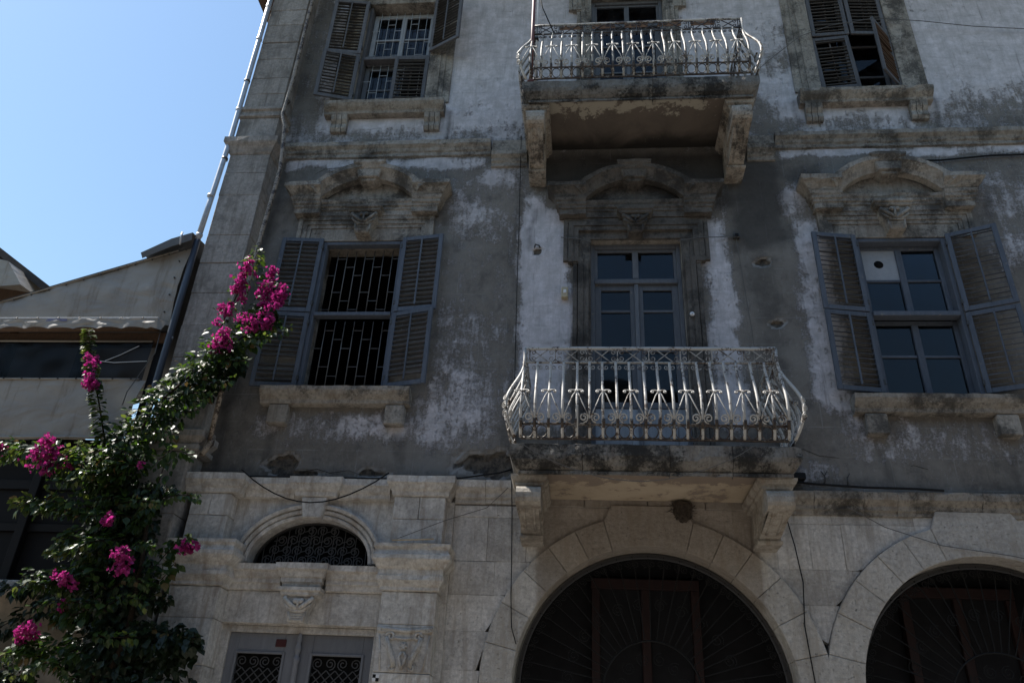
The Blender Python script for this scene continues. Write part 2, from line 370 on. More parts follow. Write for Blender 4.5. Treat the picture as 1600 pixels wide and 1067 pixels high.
    def sweep(s, path, prof, yb=0.0, jit=0.0):
        """sweep profile (outward, side) along a path in XZ with mitred corners; closed section"""
        n = len(path); m = len(prof); vs = []
        for i in range(n):
            if i == 0: t0 = t1 = (path[1][0]-path[0][0], path[1][1]-path[0][1])
            elif i == n-1: t0 = t1 = (path[i][0]-path[i-1][0], path[i][1]-path[i-1][1])
            else:
                t0 = (path[i][0]-path[i-1][0], path[i][1]-path[i-1][1]); t1 = (path[i+1][0]-path[i][0], path[i+1][1]-path[i][1])
            def nrm(t):
                l = math.hypot(*t) or 1; return (-t[1]/l, t[0]/l)
            a, b = nrm(t0), nrm(t1); mx, mz = a[0]+b[0], a[1]+b[1]; l2 = mx*mx+mz*mz or 1
            mx, mz = 2*mx/l2, 2*mz/l2
            for o, h in prof:
                vs.append((path[i][0]+mx*h+(RNG.uniform(-jit, jit) if jit else 0), yb-o+(RNG.uniform(-jit, jit) if jit else 0), path[i][1]+mz*h))
        fs = []
        for i in range(n-1):
            for k in range(m): fs.append((i*m+k, i*m+(k+1) % m, (i+1)*m+(k+1) % m, (i+1)*m+k))
        fs.append(tuple(range(m))); fs.append(tuple(range(n*m-1, (n-1)*m-1, -1)))
        s.add(vs, fs)
    def tube(s, pts, r, sides=5, r1=None, flat=1.0):
        pts = [Vector(p) for p in pts]; n = len(pts); vs = []
        t = (pts[1]-pts[0]).normalized(); ref = Vector((0, 1, 0)) if abs(t.y) < 0.9 else Vector((1, 0, 0))
        u = t.cross(ref).normalized()
        for i in range(n):
            a = pts[max(0, i-1)]; b = pts[min(n-1, i+1)]; t = (b-a)
            if t.length < 1e-9: t = Vector((0, 0, 1))
            t.normalize(); u = (u-t*u.dot(t)); u = u.normalized() if u.length > 1e-6 else t.orthogonal().normalized()
            w = t.cross(u); rr = r if r1 is None else r+(r1-r)*i/(n-1)
            for k in range(sides):
                an = 2*PI*(k+0.5)/sides; p = pts[i]+u*(math.cos(an)*rr)+w*(math.sin(an)*rr*flat); vs.append(tuple(p))
        fs = []
        for i in range(n-1):
            for k in range(sides): fs.append((i*sides+k, i*sides+(k+1) % sides, (i+1)*sides+(k+1) % sides, (i+1)*sides+k))
        fs.append(tuple(range(sides-1, -1, -1))); fs.append(tuple(range((n-1)*sides, n*sides)))
        s.add(vs, fs, smooth=sides > 4)
    def mesh(s, name, mat):
        me = bpy.data.meshes.new(name); me.from_pydata(s.v, [], s.f); me.update()
        if s.smooth:
            me.polygons.foreach_set('use_smooth', [i in s.smooth for i in range(len(s.f))])
        me.materials.append(MAT[mat]); return me
    def obj(s, name, mat, parent=None): return mk(name, s.mesh(name, mat), parent)

def mk(name, me, parent=None, loc=None, rot=None, scale=None):
    o = bpy.data.objects.new(name, me); COL.objects.link(o)
    if parent: o.parent = parent
    if loc: o.location = loc
    if rot: o.rotation_euler = rot
    if scale: o.scale = scale
    return o
def empty(name, parent=None):
    o = bpy.data.objects.new(name, None); COL.objects.link(o); o.empty_display_size = 0.1
    if parent: o.parent = parent
    return o
def tag(o, label, cat, group=None, kind=None):
    o['label'] = label; o['category'] = cat
    if group: o['group'] = group
    if kind: o['kind'] = kind
    return o
def one(name, mat, parent, fn, *a, **k):
    m = MB(); getattr(m, fn)(*a, **k); return m.obj(name, mat, parent)
def scroll(cx, cz, r, turns=1.6, a0=0.0, d=1, n=18, rin=0.22):
    out = []
    for i in range(n+1):
        f = i/n; rr = r*(1-(1-rin)*f); a = a0+d*f*turns*2*PI
        out.append((cx+rr*math.cos(a), cz+rr*math.sin(a)))
    return out
def ring(cx, cz, r, n=14): return [(cx+r*math.cos(2*PI*i/n), cz+r*math.sin(2*PI*i/n)) for i in range(n+1)]

# ------------------------------------------------------------------ ground
gm = MB(); gm.add([(-600,-600,0),(600,-600,0),(600,600,0),(-600,600,0)], [(0,1,2,3)])
g = gm.obj('ground', 'street'); g['kind'] = 'structure'
pv = MB(); pv.box(-40, 40, -1.6, 0.3, -0.2, 0.13); g = pv.obj('pavement', 'pavement'); g['kind'] = 'structure'

# ------------------------------------------------------------------ houses across the street (they shade the front and show in its panes)
for k, (a, b, h, mt, lb) in enumerate(((-19, -7.2, 9.6, 'house_wall', 'tan plastered house across the street, reflected in the panes'), (-7.1, 5.4, 10.4, 'ground_stone', 'pale stone house across the street facing the townhouse'), (5.5, 18, 10.0, 'pilaster_stone', 'grey stone house across the street beyond the pale one'))):
    H = tag(empty('street_house'), lb, 'building')
    one('wall', mt, H, 'box', a, b, -19, -10.6, 0, h); one('roof', 'roof_tile', H, 'cbox', a-.2, b+.2, -19.2, -10.3, h+.002, h+.3, .03)
    n = int((b-a)/2.6)
    for i in range(n):
        for z in (1.0, 4.4, 7.4):
            x = a+(b-a)*(i+.5)/n
            one('window_frame', 'white_wood', H, 'cbox', x-.6, x+.6, -10.62, -10.55, z, z+1.7, .01); one('pane', 'pane_glass', H, 'box', x-.5, x+.5, -10.545, -10.54, z+.1, z+1.6)

# ------------------------------------------------------------------ the townhouse
HOUSE = empty('townhouse')
tag(HOUSE, 'weathered grey three-storey stone townhouse with shuttered windows and two iron balconies', 'building')
XL, XR, ZT = -4.72, 7.5, 12.8
OPEN = [(-3.32, -2.28, 5.42, 7.50), (0.05, 1.14, 4.43, 7.48), (3.17, 4.21, 5.40, 7.46),
        (-3.30, -2.26, 9.86, 11.92), (0.07, 1.12, 9.20, 11.98), (3.13, 4.17, 9.86, 11.92)]

def sbox(x, z, x0, x1, z0, z1, s):
    f = lambda a, lo, hi: max(0.0, min(1.0, (a-lo)/s+0.5))*max(0.0, min(1.0, (hi-a)/s+0.5))
    return f(x, x0, x1)*f(z, z0, z1)
PALE = [  # x0,x1,z0,z1,softness,value : where whitewash is left on the cement
    (-5, 8, 9.05, 13, 0.25, 0.84), (-4.3, -3.75, 9.0, 13, 0.25, 0.40), (-5, 8, 9.0, 9.42, 0.2, 0.56), (4.6, 7, 9.1, 9.8, 0.5, 0.45),
    (1.9, 2.5, 9.0, 9.9, 0.4, 0.42), (2.4, 2.9, 10.2, 11.4, 0.4, 0.6),
    (-5, 8, 4.2, 8.95, 0.2, 0.27),
    (-1.75, -0.80, 5.2, 8.7, 0.35, 0.44), (-2.0, -1.0, 4.75, 5.45, 0.35, 0.58), (-1.6, -1.15, 7.6, 8.3, 0.3, 0.55), (-1.5, -0.9, 6.6, 7.3, 0.4, 0.30),
    (-0.78, -0.22, 5.0, 8.25, 0.14, 0.88), (-0.60, -0.2, 8.0, 8.6, 0.2, 0.15),
    (1.40, 1.74, 5.0, 7.75, 0.25, 0.78), (1.8, 2.40, 4.4, 8.8, 0.25, 0.08), (1.45, 1.8, 7.7, 8.3, 0.3, 0.5),
    (2.48, 2.90, 5.2, 7.75, 0.22, 0.76), (2.35, 2.75, 7.8, 8.3, 0.2, 0.58), (2.7, 3.0, 4.5, 5.3, 0.3, 0.60),
    (-3.7, -1.9, 4.8, 5.12, 0.15, 0.60), (-4.2, -3.75, 4.5, 8.6, 0.3, 0.12), (-4.1, -1.3, 8.68, 8.88, 0.1, 0.72), (-1.3, -0.85, 8.35, 8.68, 0.15, 0.66),
    (2.45, 7, 8.74, 8.90, 0.08, 0.74), (4.75, 5.6, 7.0, 8.6, 0.5, 0.48), (3.0, 5, 4.55, 5.0, 0.3, 0.42),
    (-4.2, 8, 4.2, 4.62, 0.12, 0.15), (2.2, 2.7, 4.35, 4.62, 0.1, 0.55)]
SOOT_SHADE = [  # x0,x1,z0,z1,softness,value : black run-off stains, plus shade painted on the wall under the upper balcony
    (1.80, 2.45, 7.3, 8.8, 0.4, 0.95), (1.85, 2.3, 5.6, 7.3, 0.3, 0.55), (-0.7, 1.9, 8.25, 8.9, 0.3, 0.8), (1.5, 1.95, 7.8, 8.5, 0.3, 0.7), (-4.2, -3.95, 4.4, 8.9, 0.25, 0.6), (-4.2, -3.9, 8.9, 12.8, 0.2, 0.45),
    (-1.95, -1.65, 7.2, 8.2, 0.3, 0.45), (-4.2, 8, 4.25, 4.5, 0.2, 0.45), (-1.0, -0.72, 4.4, 5.3, 0.2, 0.5), (1.9, 2.3, 4.4, 5.4, 0.3, 0.5), (2.3, 3.0, 8.3, 8.7, 0.3, 0.5), (4.7, 7.5, 9.15, 9.5, 0.3, 0.4),
    (-3.58, -3.40, 4.3, 4.9, 0.12, 0.55), (-2.14, -1.96, 4.3, 4.9, 0.12, 0.5), (-3.70, -3.62, 8.95, 9.75, 0.10, 0.5), (-1.98, -1.88, 9.0, 9.8, 0.10, 0.6), (2.72, 2.84, 9.0, 9.75, 0.12, 0.55), (4.42, 4.56, 9.0, 9.75, 0.12, 0.6),
    (2.95, 3.12, 4.3, 4.85, 0.14, 0.5), (4.22, 4.40, 4.3, 4.85, 0.14, 0.5), (-0.74, -0.62, 7.3, 8.05, 0.12, 0.5), (1.78, 1.92, 7.2, 8.0, 0.14, 0.6), (-3.95, -3.80, 7.3, 8.2, 0.12, 0.45), (2.55, 2.66, 7.3, 8.1, 0.12, 0.45), (4.72, 4.84, 7.2, 8.1, 0.12, 0.5),
    (-0.95, -0.82, 5.2, 8.6, 0.10, 0.45), (-2.2, -1.2, 8.55, 8.85, 0.15, 0.3), (-1.5, -0.8, 9.15, 9.5, 0.3, 0.35)]
HOLES = [  # cx,cz,rx,rz,depth
    (-3.31, 4.52, 0.20, 0.09, 0.05), (-3.18, 4.42, 0.25, 0.05, 0.04), (-1.02, 4.56, 0.36, 0.14, 0.05), (2.09, 7.13, 0.085, 0.05, 0.05), (2.14, 6.29, 0.08, 0.05, 0.04),
    (-0.60, 7.32, 0.06, 0.045, 0.03), (-2.3, 4.44, 0.16, 0.04, 0.03)]

def grid_lines(lo, hi, step, cuts):
    cs = sorted(set([lo, hi]+[c for c in cuts if lo < c < hi])); out = []
    for a, b in zip(cs, cs[1:]):
        n = max(1, round((b-a)/step)); out += [a+(b-a)*i/n for i in range(n)]
    return out+[hi]

def build_wall():
    xs = grid_lines(XL, XR, 0.042, [c for o in OPEN for c in o[:2]])
    zs = grid_lines(4.0, ZT, 0.042, [c for o in OPEN for c in o[2:]])
    nx = len(xs); vs = []; pale = []; hole = []; soot = []
    for z in zs:
        for x in xs:
            p = 0.3
            wx = x+.10*noise.noise((x*1.3, 11, z*1.3))+.06*noise.noise((x*4, 12, z*4)); wz = z+.08*noise.noise((x*1.5, 21, z*1.5))+.05*noise.noise((x*5, 22, z*5))
            for x0, x1, z0, z1, s, v in PALE:
                w = sbox(wx, wz, x0, x1, z0, z1, s)
                if w > 0: p += (v-p)*w
            sv = 0.0
            for x0, x1, z0, z1, s, v in SOOT_SHADE: sv = max(sv, v*sbox(wx, wz, x0, x1, z0, z1, s))
            soot.append(sv)
            nz = noise.noise((x*6, 0, z*6))*0.5+noise.noise((x*15, 3, z*15))*0.35
            h = 0.0; dep = 0.0
            for cx, cz, rx, rz, d in HOLES:
                q = math.hypot((x-cx)/rx, (z-cz)/rz)
                if q < 2.2:
                    e = max(0.0, min(1.0, (1.25-q+nz)*1.6)); h = max(h, e); dep = max(dep, e*d)
            edge = any(abs(x-o[0]) < 1e-6 or abs(x-o[1]) < 1e-6 for o in OPEN)
            y = dep + (0 if edge else 0.006*noise.noise((x*1.7, 7, z*1.7))+0.003*noise.noise((x*7, 1, z*7)))
            vs.append((x, y, z)); pale.append(p); hole.append(h)
    fs = []
    for j in range(len(zs)-1):
        zc = (zs[j]+zs[j+1])/2
        for i in range(nx-1):
            xc = (xs[i]+xs[i+1])/2
            if any(o[0] < xc < o[1] and o[2] < zc < o[3] for o in OPEN): continue
            a = j*nx+i; fs.append((a, a+1, a+1+nx, a+nx))
    me = bpy.data.meshes.new('wall'); me.from_pydata(vs, [], fs); me.update(); me.materials.append(MAT['wall_plaster'])
    for nm, dat in (('pale', pale), ('hole', hole), ('soot', soot)):
        at = me.attributes.new(nm, 'FLOAT', 'POINT'); at.data.foreach_set('value', dat)
    return mk('wall', me, HOUSE)
WALL = build_wall()
for cp in ([(-3.05, 4.44), (-2.9, 4.47), (-2.75, 4.43), (-2.55, 4.46), (-2.4, 4.41)], [(1.95, 4.80), (2.12, 4.75), (2.25, 4.77), (2.4, 4.70), (2.6, 4.68)], [(3.2, 4.58), (3.32, 4.61), (3.45, 4.57)], [(-3.1, 8.80), (-3.3, 8.72), (-3.5, 8.70), (-3.62, 8.62)]):
    m_ = MB(); m_.tube([(x, -.0035+.002*math.sin(x*40), z) for x, z in cp], .0038, 4, .002, .5); m_.obj('crack', 'black_hole', WALL)
for x0, x1, z0, z1 in OPEN:
    D = 0.34; rv = MB()
    rv.add([(x0,-0.0,z0),(x0,D,z0),(x0,D,z1),(x0,0,z1)], [(0,1,2,3)]); rv.add([(x1,0,z0),(x1,D,z0),(x1,D,z1),(x1,0,z1)], [(3,2,1,0)])
    rv.add([(x0,0,z1),(x0,D,z1),(x1,D,z1),(x1,0,z1)], [(0,1,2,3)]); rv.add([(x0,0,z0),(x0,D,z0),(x1,D,z0),(x1,0,z0)], [(3,2,1,0)])
    rv.obj('reveal', 'trim_stone', WALL)
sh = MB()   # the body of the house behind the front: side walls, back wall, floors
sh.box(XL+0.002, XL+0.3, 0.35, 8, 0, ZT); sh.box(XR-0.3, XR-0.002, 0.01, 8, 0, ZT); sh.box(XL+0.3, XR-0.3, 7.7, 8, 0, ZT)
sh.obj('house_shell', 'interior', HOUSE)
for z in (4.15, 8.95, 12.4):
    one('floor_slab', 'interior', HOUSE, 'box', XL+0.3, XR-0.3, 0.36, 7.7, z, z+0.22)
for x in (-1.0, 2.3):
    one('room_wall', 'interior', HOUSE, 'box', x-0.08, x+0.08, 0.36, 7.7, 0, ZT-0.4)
sw = MB(); sw.box(XL, XL+0.3, -0.02, 0.35, 0, ZT); sw.obj('side_wall', 'pilaster_stone', HOUSE)
RF = empty('roof', HOUSE)
one('eave', 'brown_wood', RF, 'box', -5.45, XR+0.5, -0.82, 8.4, ZT, ZT+0.10)
one('roof_cover', 'roof_tile', RF, 'add', [(-5.5,-0.85,ZT+0.10),(XR+0.6,-0.85,ZT+0.10),(XR+0.6,8.5,ZT+0.10),(-5.5,8.5,ZT+0.10),(-2,3.8,15.5),(XR-3,3.8,15.5)], [(0,1,5,4),(1,2,5),(2,3,4,5),(3,0,4)])

# corner pilaster of coursed stones
XP = -4.715
PIL = empty('pilaster', HOUSE)
zc = [4.80, 5.22, 5.68, 6.10, 6.55, 6.98, 7.40, 8.03, 8.40, 8.72]
for a, b in zip(zc, zc[1:]):
    one('stone_block', 'pilaster_stone', PIL, 'cbox', XP+RNG.uniform(-.004,.004), -4.165, -0.30+RNG.uniform(-.005,.005), 0.06, a+0.002, b-0.002, 0.006, 0.003)
for a, b, split in ((8.97, 9.37, 0), (9.56, 9.82, -4.42), (9.82, 10.13, 0), (10.13, 10.52, 0), (10.52, 10.86, 0), (10.86, 11.23, 0), (11.23, 11.55, -4.55), (11.55, 12.05, 0), (12.05, 12.78, 0)):
    for x0, x1 in ([(XP, -4.165)] if not split else [(XP, split-0.0015), (split+0.0015, -4.165)]):
        one('stone_block', 'pilaster_stone', PIL, 'cbox', x0, x1, -0.30+RNG.uniform(-.005,.005), 0.06, a+0.002, b-0.002, 0.006, 0.003)
one('capital', 'pilaster_stone', PIL, 'mould', XP, -4.165, -0.30, [(0,0),(.02,.02),(.03,.06),(.05,.10),(.08,.14),(.09,.16),(.09,.24),(0,.245)], 8.72)
one('band', 'pilaster_stone', PIL, 'mould', XP, -4.165, -0.30, [(0,0),(.03,.015),(.03,.05),(.012,.07),(.012,.11),(.04,.13),(.04,.175),(0,.18)], 9.375)
one('pedestal_moulding', 'pilaster_stone', PIL, 'mould', XP-0.02, -4.165, -0.30, [(0,0),(.06,.02),(.06,.07),(.03,.09),(.05,.12),(.09,.16),(.09,.23),(.04,.26),(0,.27)], 4.53)
for a, b in ((0, 1.2), (1.2, 2.0), (2.0, 2.7), (2.7, 3.3), (3.3, 3.85), (3.85, 4.53)):
    one('stone_block', 'pilaster_stone', PIL, 'cbox', XP-0.05, -4.20, -0.34+RNG.uniform(-.005,.005), 0.06, a+0.002, b-0.002, 0.007, 0.003)

# string course and ground-floor cornice
SP = [(0,0),(.03,.01),(.03,.06),(.05,.08),(.06,.12),(.10,.16),(.10,.225),(.02,.24),(0,.24)]
for x0, x1, z in ((-4.16, -1.27, 8.87), (-1.25, -0.78, 8.66), (2.05, 2.40, 8.68), (2.42, 7.5, 8.87)):
    one('string_course', 'trim_stone', HOUSE, 'mould', x0, x1, 0.0, SP, z, 0.1, 0.004, False, 0.10)
one('string_course', 'trim_stone', HOUSE, 'mould', -1.25, -0.80, 0.0, [(0,0),(.04,.01),(.05,.2),(0,.21)], 8.902, 0.1, 0.004, False)
one('string_course', 'trim_stone', HOUSE, 'mould', 2.05, 2.41, 0.0, [(0,0),(.04,.01),(.05,.16),(0,.17)], 8.922, 0.1, 0.004, False)
CP = [(0,0),(.025,.01),(.03,.05),(.05,.06),(.055,.10),(.11,.15),(.12,.20),(.12,.225),(.0,.235)]
for xs, z, mt in (([-1.36, -1.04, -0.72], 4.12, 'portal_stone'), ([1.86, 2.26, 2.74, 3.06, 3.24, 3.86, 4.36, 5.1, 5.8, 6.6, 7.5], 4.06, 'trim_stone')):
    for a, b in zip(xs, xs[1:]):
        one('cornice_stone', mt, HOUSE, 'mould', a+0.002, b-0.002, 0.0, CP, z+RNG.uniform(-.006,.006), 0.08, 0.003, False, 0.12)

# ------------------------------------------------------------------ ground floor: ashlar, arches
ARCH = [(0.62, 2.40, 1.31, 1.62), (3.78, 2.40, 1.29, 1.61), (6.95, 2.40, 1.29, 1.61)]
GF = empty('ground_wall', HOUSE)
def bottom(x, z0):
    b = z0
    for cx, cz, ri, ro in ARCH:
        R = ro+0.004
        if abs(x-cx) < R: b = max(b, cz+math.sqrt(R*R-(x-cx)**2))
    return b
def ashlar(x0, x1, z0, z1, proud, parent, mat):
    """a block of the ground-floor ashlar, cut to the curve of the arches"""
    n = max(2, int((x1-x0)/0.06)); cols = [x0+(x1-x0)*i/n for i in range(n+1)]; zx = z1-0.0135
    for u, w in list(zip(cols, cols[1:])):
        if (bottom(u, z0) < zx) != (bottom(w, z0) < zx):
            lo, hi = (u, w) if bottom(u, z0) < zx else (w, u)
            for _ in range(20):
                md = (lo+hi)/2
                if bottom(md, z0) < zx: lo = md
                else: hi = md
            cols.append(lo)
    cols.sort()
    bs = [min(bottom(x, z0), z1) for x in cols]
    run = []; runs = []
    for x, b in zip(cols, bs):
        if b < z1-0.0125: run.append((x, b))
        elif run: runs.append(run); run = []
    if run: runs.append(run)
    for r in runs:
        if len(r) < 2: continue
        if all(abs(b-z0) < 1e-6 for _, b in r):
            one('stone_block', mat, parent, 'cbox', r[0][0], r[-1][0], -proud, 0.12, z0, z1, 0.004, 0.002)
        else:
            pts = [(x, b) for x, b in r]+[(r[-1][0], z1), (r[0][0], z1)]
            m = MB(); nn = len(r)
            vs = [(x, -proud, b) for x, b in r]+[(x, -proud, z1) for x, _ in r]+[(x, 0.12, b) for x, b in r]+[(x, 0.12, z1) for x, _ in r]
            fs = []
            for i in range(nn-1):
                fs.append((i, i+1, nn+i+1, nn+i)); fs.append((2*nn+i, 2*nn+i+1, i+1, i)); fs.append((nn+i, nn+i+1, 3*nn+i+1, 3*nn+i))
            fs.append((0, nn, 3*nn, 2*nn)); fs.append((nn-1, 3*nn-1, 4*nn-1, 2*nn-1)[::-1])
            m.add(vs, fs); m.obj('stone_block', mat, parent)
courses = [0.13, 0.6, 1.05, 1.5, 1.9, 2.20, 2.51, 2.86, 3.20, 3.53, 3.98, 4.10]
CUTS = {2.51: [-1.24, -0.8], 2.86: [-1.24, -0.95], 3.20: [-1.24, -0.84, 2.2], 3.53: [-1.24, -0.62, 2.02, 2.22, 2.56], 3.98: [-1.24, -0.9]}
for k, (a, b) in enumerate(zip(courses, courses[1:])):
    x = -1.36; row = [x]
    cut = CUTS.get(a, None)
    if a == 3.53: row = [-1.36, -1.0, -0.60, 0.62, 1.62, 1.86, 2.18, 2.50, 2.86, 3.2, 3.9, 4.6, 5.3, 6.1, 7.0, 7.5]
    else:
        row = [-1.36, -1.36+0.45+0.2*(k % 2), 0.62, 1.9+0.2*(k % 2), 2.3+0.12*(k % 3), 3.2, 4.0, 5.36, 6.0, 7.5]
    for x0, x1 in zip(row, row[1:]):
        ashlar(x0+0.0008, x1-0.0008, a+0.0008, b-0.0008, 0.002+RNG.uniform(0, 0.007), GF, 'ground_stone')
for a, b in ((-.60, -.02), (-.02, .62), (.62, 1.2), (1.2, 1.86)):
    one('stone_block', 'ground_stone', GF, 'cbox', a+.002, b-.002, -.02, .1, 4.102, 4.185, .006, .003)
core = MB()   # rough core seen only in the joints
for x0, x1 in ((-1.36, -0.69), (1.93, 2.49), (5.07, 5.66)): core.box(x0, x1, 0.02, 0.36, 0, 2.4)
core.obj('wall_core', 'ground_stone', GF)
CR = MB()
for (cx, cz, ri, ro) in ARCH:
    n = 28; pts = [(cx+1.40*math.cos(PI*i/n), cz+1.40*math.sin(PI*i/n)) for i in range(n+1)]
    CR.sweep(pts[::-1], [(-0.02, 0.0), (-0.02, 0.17), (-0.34, 0.17), (-0.34, 0.0)], 0.0)
CR.obj('arch_core', 'ground_stone', GF)

def archway(i, cx, cz, ri, ro):
    A = empty('archway', HOUSE)
    angs = [0, 13, 27, 40, 52, 63, 74, 106, 117, 128, 140, 153, 167, 180]
    for a, b in zip(angs, angs[1:]):
        a0, a1 = math.radians(a)+0.0012, math.radians(b)-0.0012; k = max(3, int((b-a)/4))
        rin = [(cx+ri*math.cos(a0+(a1-a0)*q/k), cz+ri*math.sin(a0+(a1-a0)*q/k)) for q in range(k+1)]
        if a == 74:   # keystone group rises to the balcony soffit
            rout = [(cx+(ro+0.0)*math.cos(a1), cz+ro*math.sin(a1)), (cx-0.37, 4.12), (cx+0.33, 4.12), (cx+ro*math.cos(a0), cz+ro*math.sin(a0))]
        else: rout = [(cx+ro*math.cos(a1+(a0-a1)*q/k), cz+ro*math.sin(a1+(a0-a1)*q/k)) for q in range(k+1)]
        rin2 = rin
        m = MB(); m.prism((rin2+rout), -0.042-RNG.uniform(0, 0.008), 0.34, 0.006); m.obj('voussoir', 'voussoir_stone', A)
    for sgn in (-1, 1):      # jamb stones below the springing
        for a, b in zip(courses[:5]+[2.40], courses[1:5]+[2.40, 2.40]):
            if b-a < 0.05: continue
            x0, x1 = sorted((cx+sgn*ri, cx+sgn*(ro-0.045)))
            one('jamb_stone', 'voussoir_stone', A, 'cbox', x0, x1, -0.044, 0.34, a+0.0015, b-0.0015, 0.006, 0.002)
    # iron fan grille
    gy = 0.20; R = ri-0.035
    m = MB(); m.sweep([(cx+R*math.cos(PI*q/40), cz+R*math.sin(PI*q/40)) for q in range(41)][::-1], [(-gy, -0.02), (-gy, 0.02), (-gy-0.03, 0.02), (-gy-0.03, -0.02)]); m.obj('grille_rim', 'dark_iron', A)
    m = MB(); m.sweep([(cx+(R-0.022)*math.cos(PI*q/40), cz+(R-0.022)*math.sin(PI*q/40)) for q in range(41)][::-1], [(-gy+.012, -0.006), (-gy+.012, 0.006), (-gy-0.01, 0.006), (-gy-0.01, -0.006)]); m.obj('grille_band', 'grille_grey', A)
    r2 = 0.46
    m = MB(); m.tube([(cx+r2*math.cos(PI*q/28), gy, cz+r2*math.sin(PI*q/28)) for q in range(29)], 0.010, 5); m.obj('grille_ring', 'arch_iron', A)
    me = None
    N = 25
    for q in range(N):
        an = PI*(q+0.5)/N; c, s_ = math.cos(an), math.sin(an)
        if me is None:
            b = MB(); b.tube([(r2*0.98, 0, 0), (R-0.12, 0, 0.012 if q % 2 else -0.012), (R, 0, 0)], 0.0065, 4); me = b.mesh('grille_spoke', 'arch_iron')
        mk('grille_spoke', me, A, (cx, gy, cz), (0, -an, 0))
    sc = MB(); sc.tube([(p[0], 0, p[1]) for p in scroll(0, 0, 0.040, 1.5, 0, 1, 14)], 0.0055, 4); sme = sc.mesh('grille_scroll', 'arch_iron')
    for q in range(46):
        an = PI*(q+0.5)/46; mk('grille_scroll', sme, A, (cx+(R-0.075)*math.cos(an), gy, cz+(R-0.075)*math.sin(an)), (0, -an+(PI if q % 2 else 0), 0))
    s2 = MB(); s2.tube([(p[0], 0, p[1]) for p in scroll(0, 0, 0.065, 1.7, 0, 1, 16)], 0.0055, 4); s2m = s2.mesh('grille_scroll', 'arch_iron')
    for q in range(12):
        an = PI*(q+0.5)/12; mk('grille_scroll', s2m, A, (cx+0.80*math.cos(an), gy+0.008, cz+0.80*math.sin(an)), (0, -an+1.2, 0))
    for q in range(6):
        an = PI*(q+0.5)/6; mk('grille_scroll', s2m, A, (cx+0.30*math.cos(an), gy, cz+0.30*math.sin(an)), (0, -an, 0))
    # shop front behind the grille
    y = 0.80
    for px in (-0.52, 0.0, 0.52): one('frame_post', 'red_wood', A, 'cbox', cx+px-0.045, cx+px+0.045, y-0.05, y+0.05, 0.0, 3.46, 0.006)
    one('frame_head', 'red_wood', A, 'cbox', cx-0.57, cx+0.57, y-0.055, y+0.055, 3.462, 3.57, 0.006)
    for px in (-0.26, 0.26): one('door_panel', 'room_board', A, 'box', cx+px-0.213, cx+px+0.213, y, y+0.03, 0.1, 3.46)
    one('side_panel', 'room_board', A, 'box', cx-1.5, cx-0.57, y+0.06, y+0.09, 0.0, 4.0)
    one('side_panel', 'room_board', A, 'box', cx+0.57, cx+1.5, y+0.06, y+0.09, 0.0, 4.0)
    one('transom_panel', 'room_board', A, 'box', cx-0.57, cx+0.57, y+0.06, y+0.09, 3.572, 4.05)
for i, a in enumerate(ARCH[:2]): archway(i, *a)

# ------------------------------------------------------------------ windows
_slats = {}
def leaf(win, hinge, side, z0, z1, w, ang, fm, sm, drop=0.0, yh=-0.03, tilt=None):
    """a louvred shutter leaf hung at x=hinge"""
    h = z1-z0; opened = ang > 1.3; key = (round(w, 3), round(h, 3), fm, sm, opened, tilt)
    if key not in _slats:
        f = MB(); t = 0.017
        f.cbox(0, 0.055, -t, t, 0, h, 0.004); f.cbox(w-0.055, w, -t, t, 0, h, 0.004)
        f.cbox(0.055, w-0.055, -t+.002, t-.002, 0, 0.06, 0.004); f.cbox(0.055, w-0.055, -t+.002, t-.002, h-0.055, h, 0.004)
        r = MB(); r.cbox(w/2-0.010, w/2+0.010, t+0.004, t+0.022, 0.07, h-0.06, 0.003)
        s = MB(); a = math.radians(tilt if tilt is not None else -24 if opened else 30); c, sn = math.cos(a)*0.024, math.sin(a)*0.024; tt = 0.004
        s.add([(x, y, z) for x in (0.056, w-0.056) for y, z in ((-c-tt*.6, -sn+tt), (-c+tt*.6, -sn-tt), (c+tt*.6, sn-tt), (c-tt*.6, sn+tt))],
              [(0,1,2,3),(7,6,5,4),(0,4,5,1),(1,5,6,2),(2,6,7,3),(3,7,4,0)])
        _slats[key] = (f.mesh('shutter_frame', fm), r.mesh('tilt_rod', fm), s.mesh('shutter_slat', sm))
    fr, rod, sl_ = _slats[key]
    y = yh; rz = -ang if side == 'L' else ang; sc = (1, 1, 1) if side == 'L' else (-1, 1, 1)
    lean = drop
    M = Matrix.Translation((hinge, y, z0)) @ Matrix.Rotation(rz, 4, 'Z') @ Matrix.Diagonal((*sc, 1)) @ Matrix.Rotation(lean, 4, 'Y')
    o = mk('shutter_frame', fr, win); o.matrix_local = M
    o = mk('tilt_rod', rod, win); o.matrix_local = M
    n = int((h-0.115)/0.062)
    for i in range(n):
        if RNG.random() < .03: continue      # a lost slat
        o = mk('shutter_slat', sl_, win)
        o.matrix_local = M @ Matrix.Translation((0, 0, 0.06+(h-0.115)*(i+0.5)/n)) @ Matrix.Rotation(RNG.uniform(-.16,.16), 4, 'X') @ Matrix.Rotation(RNG.uniform(-.012,.012), 4, 'Y')
    for hz_ in (.1, h-.16):
        o = one('hinge', 'dark_iron', win, 'cbox', -0.012, 0.012, -0.022, 0.022, hz_, hz_+.06, 0.003); o.matrix_local = M

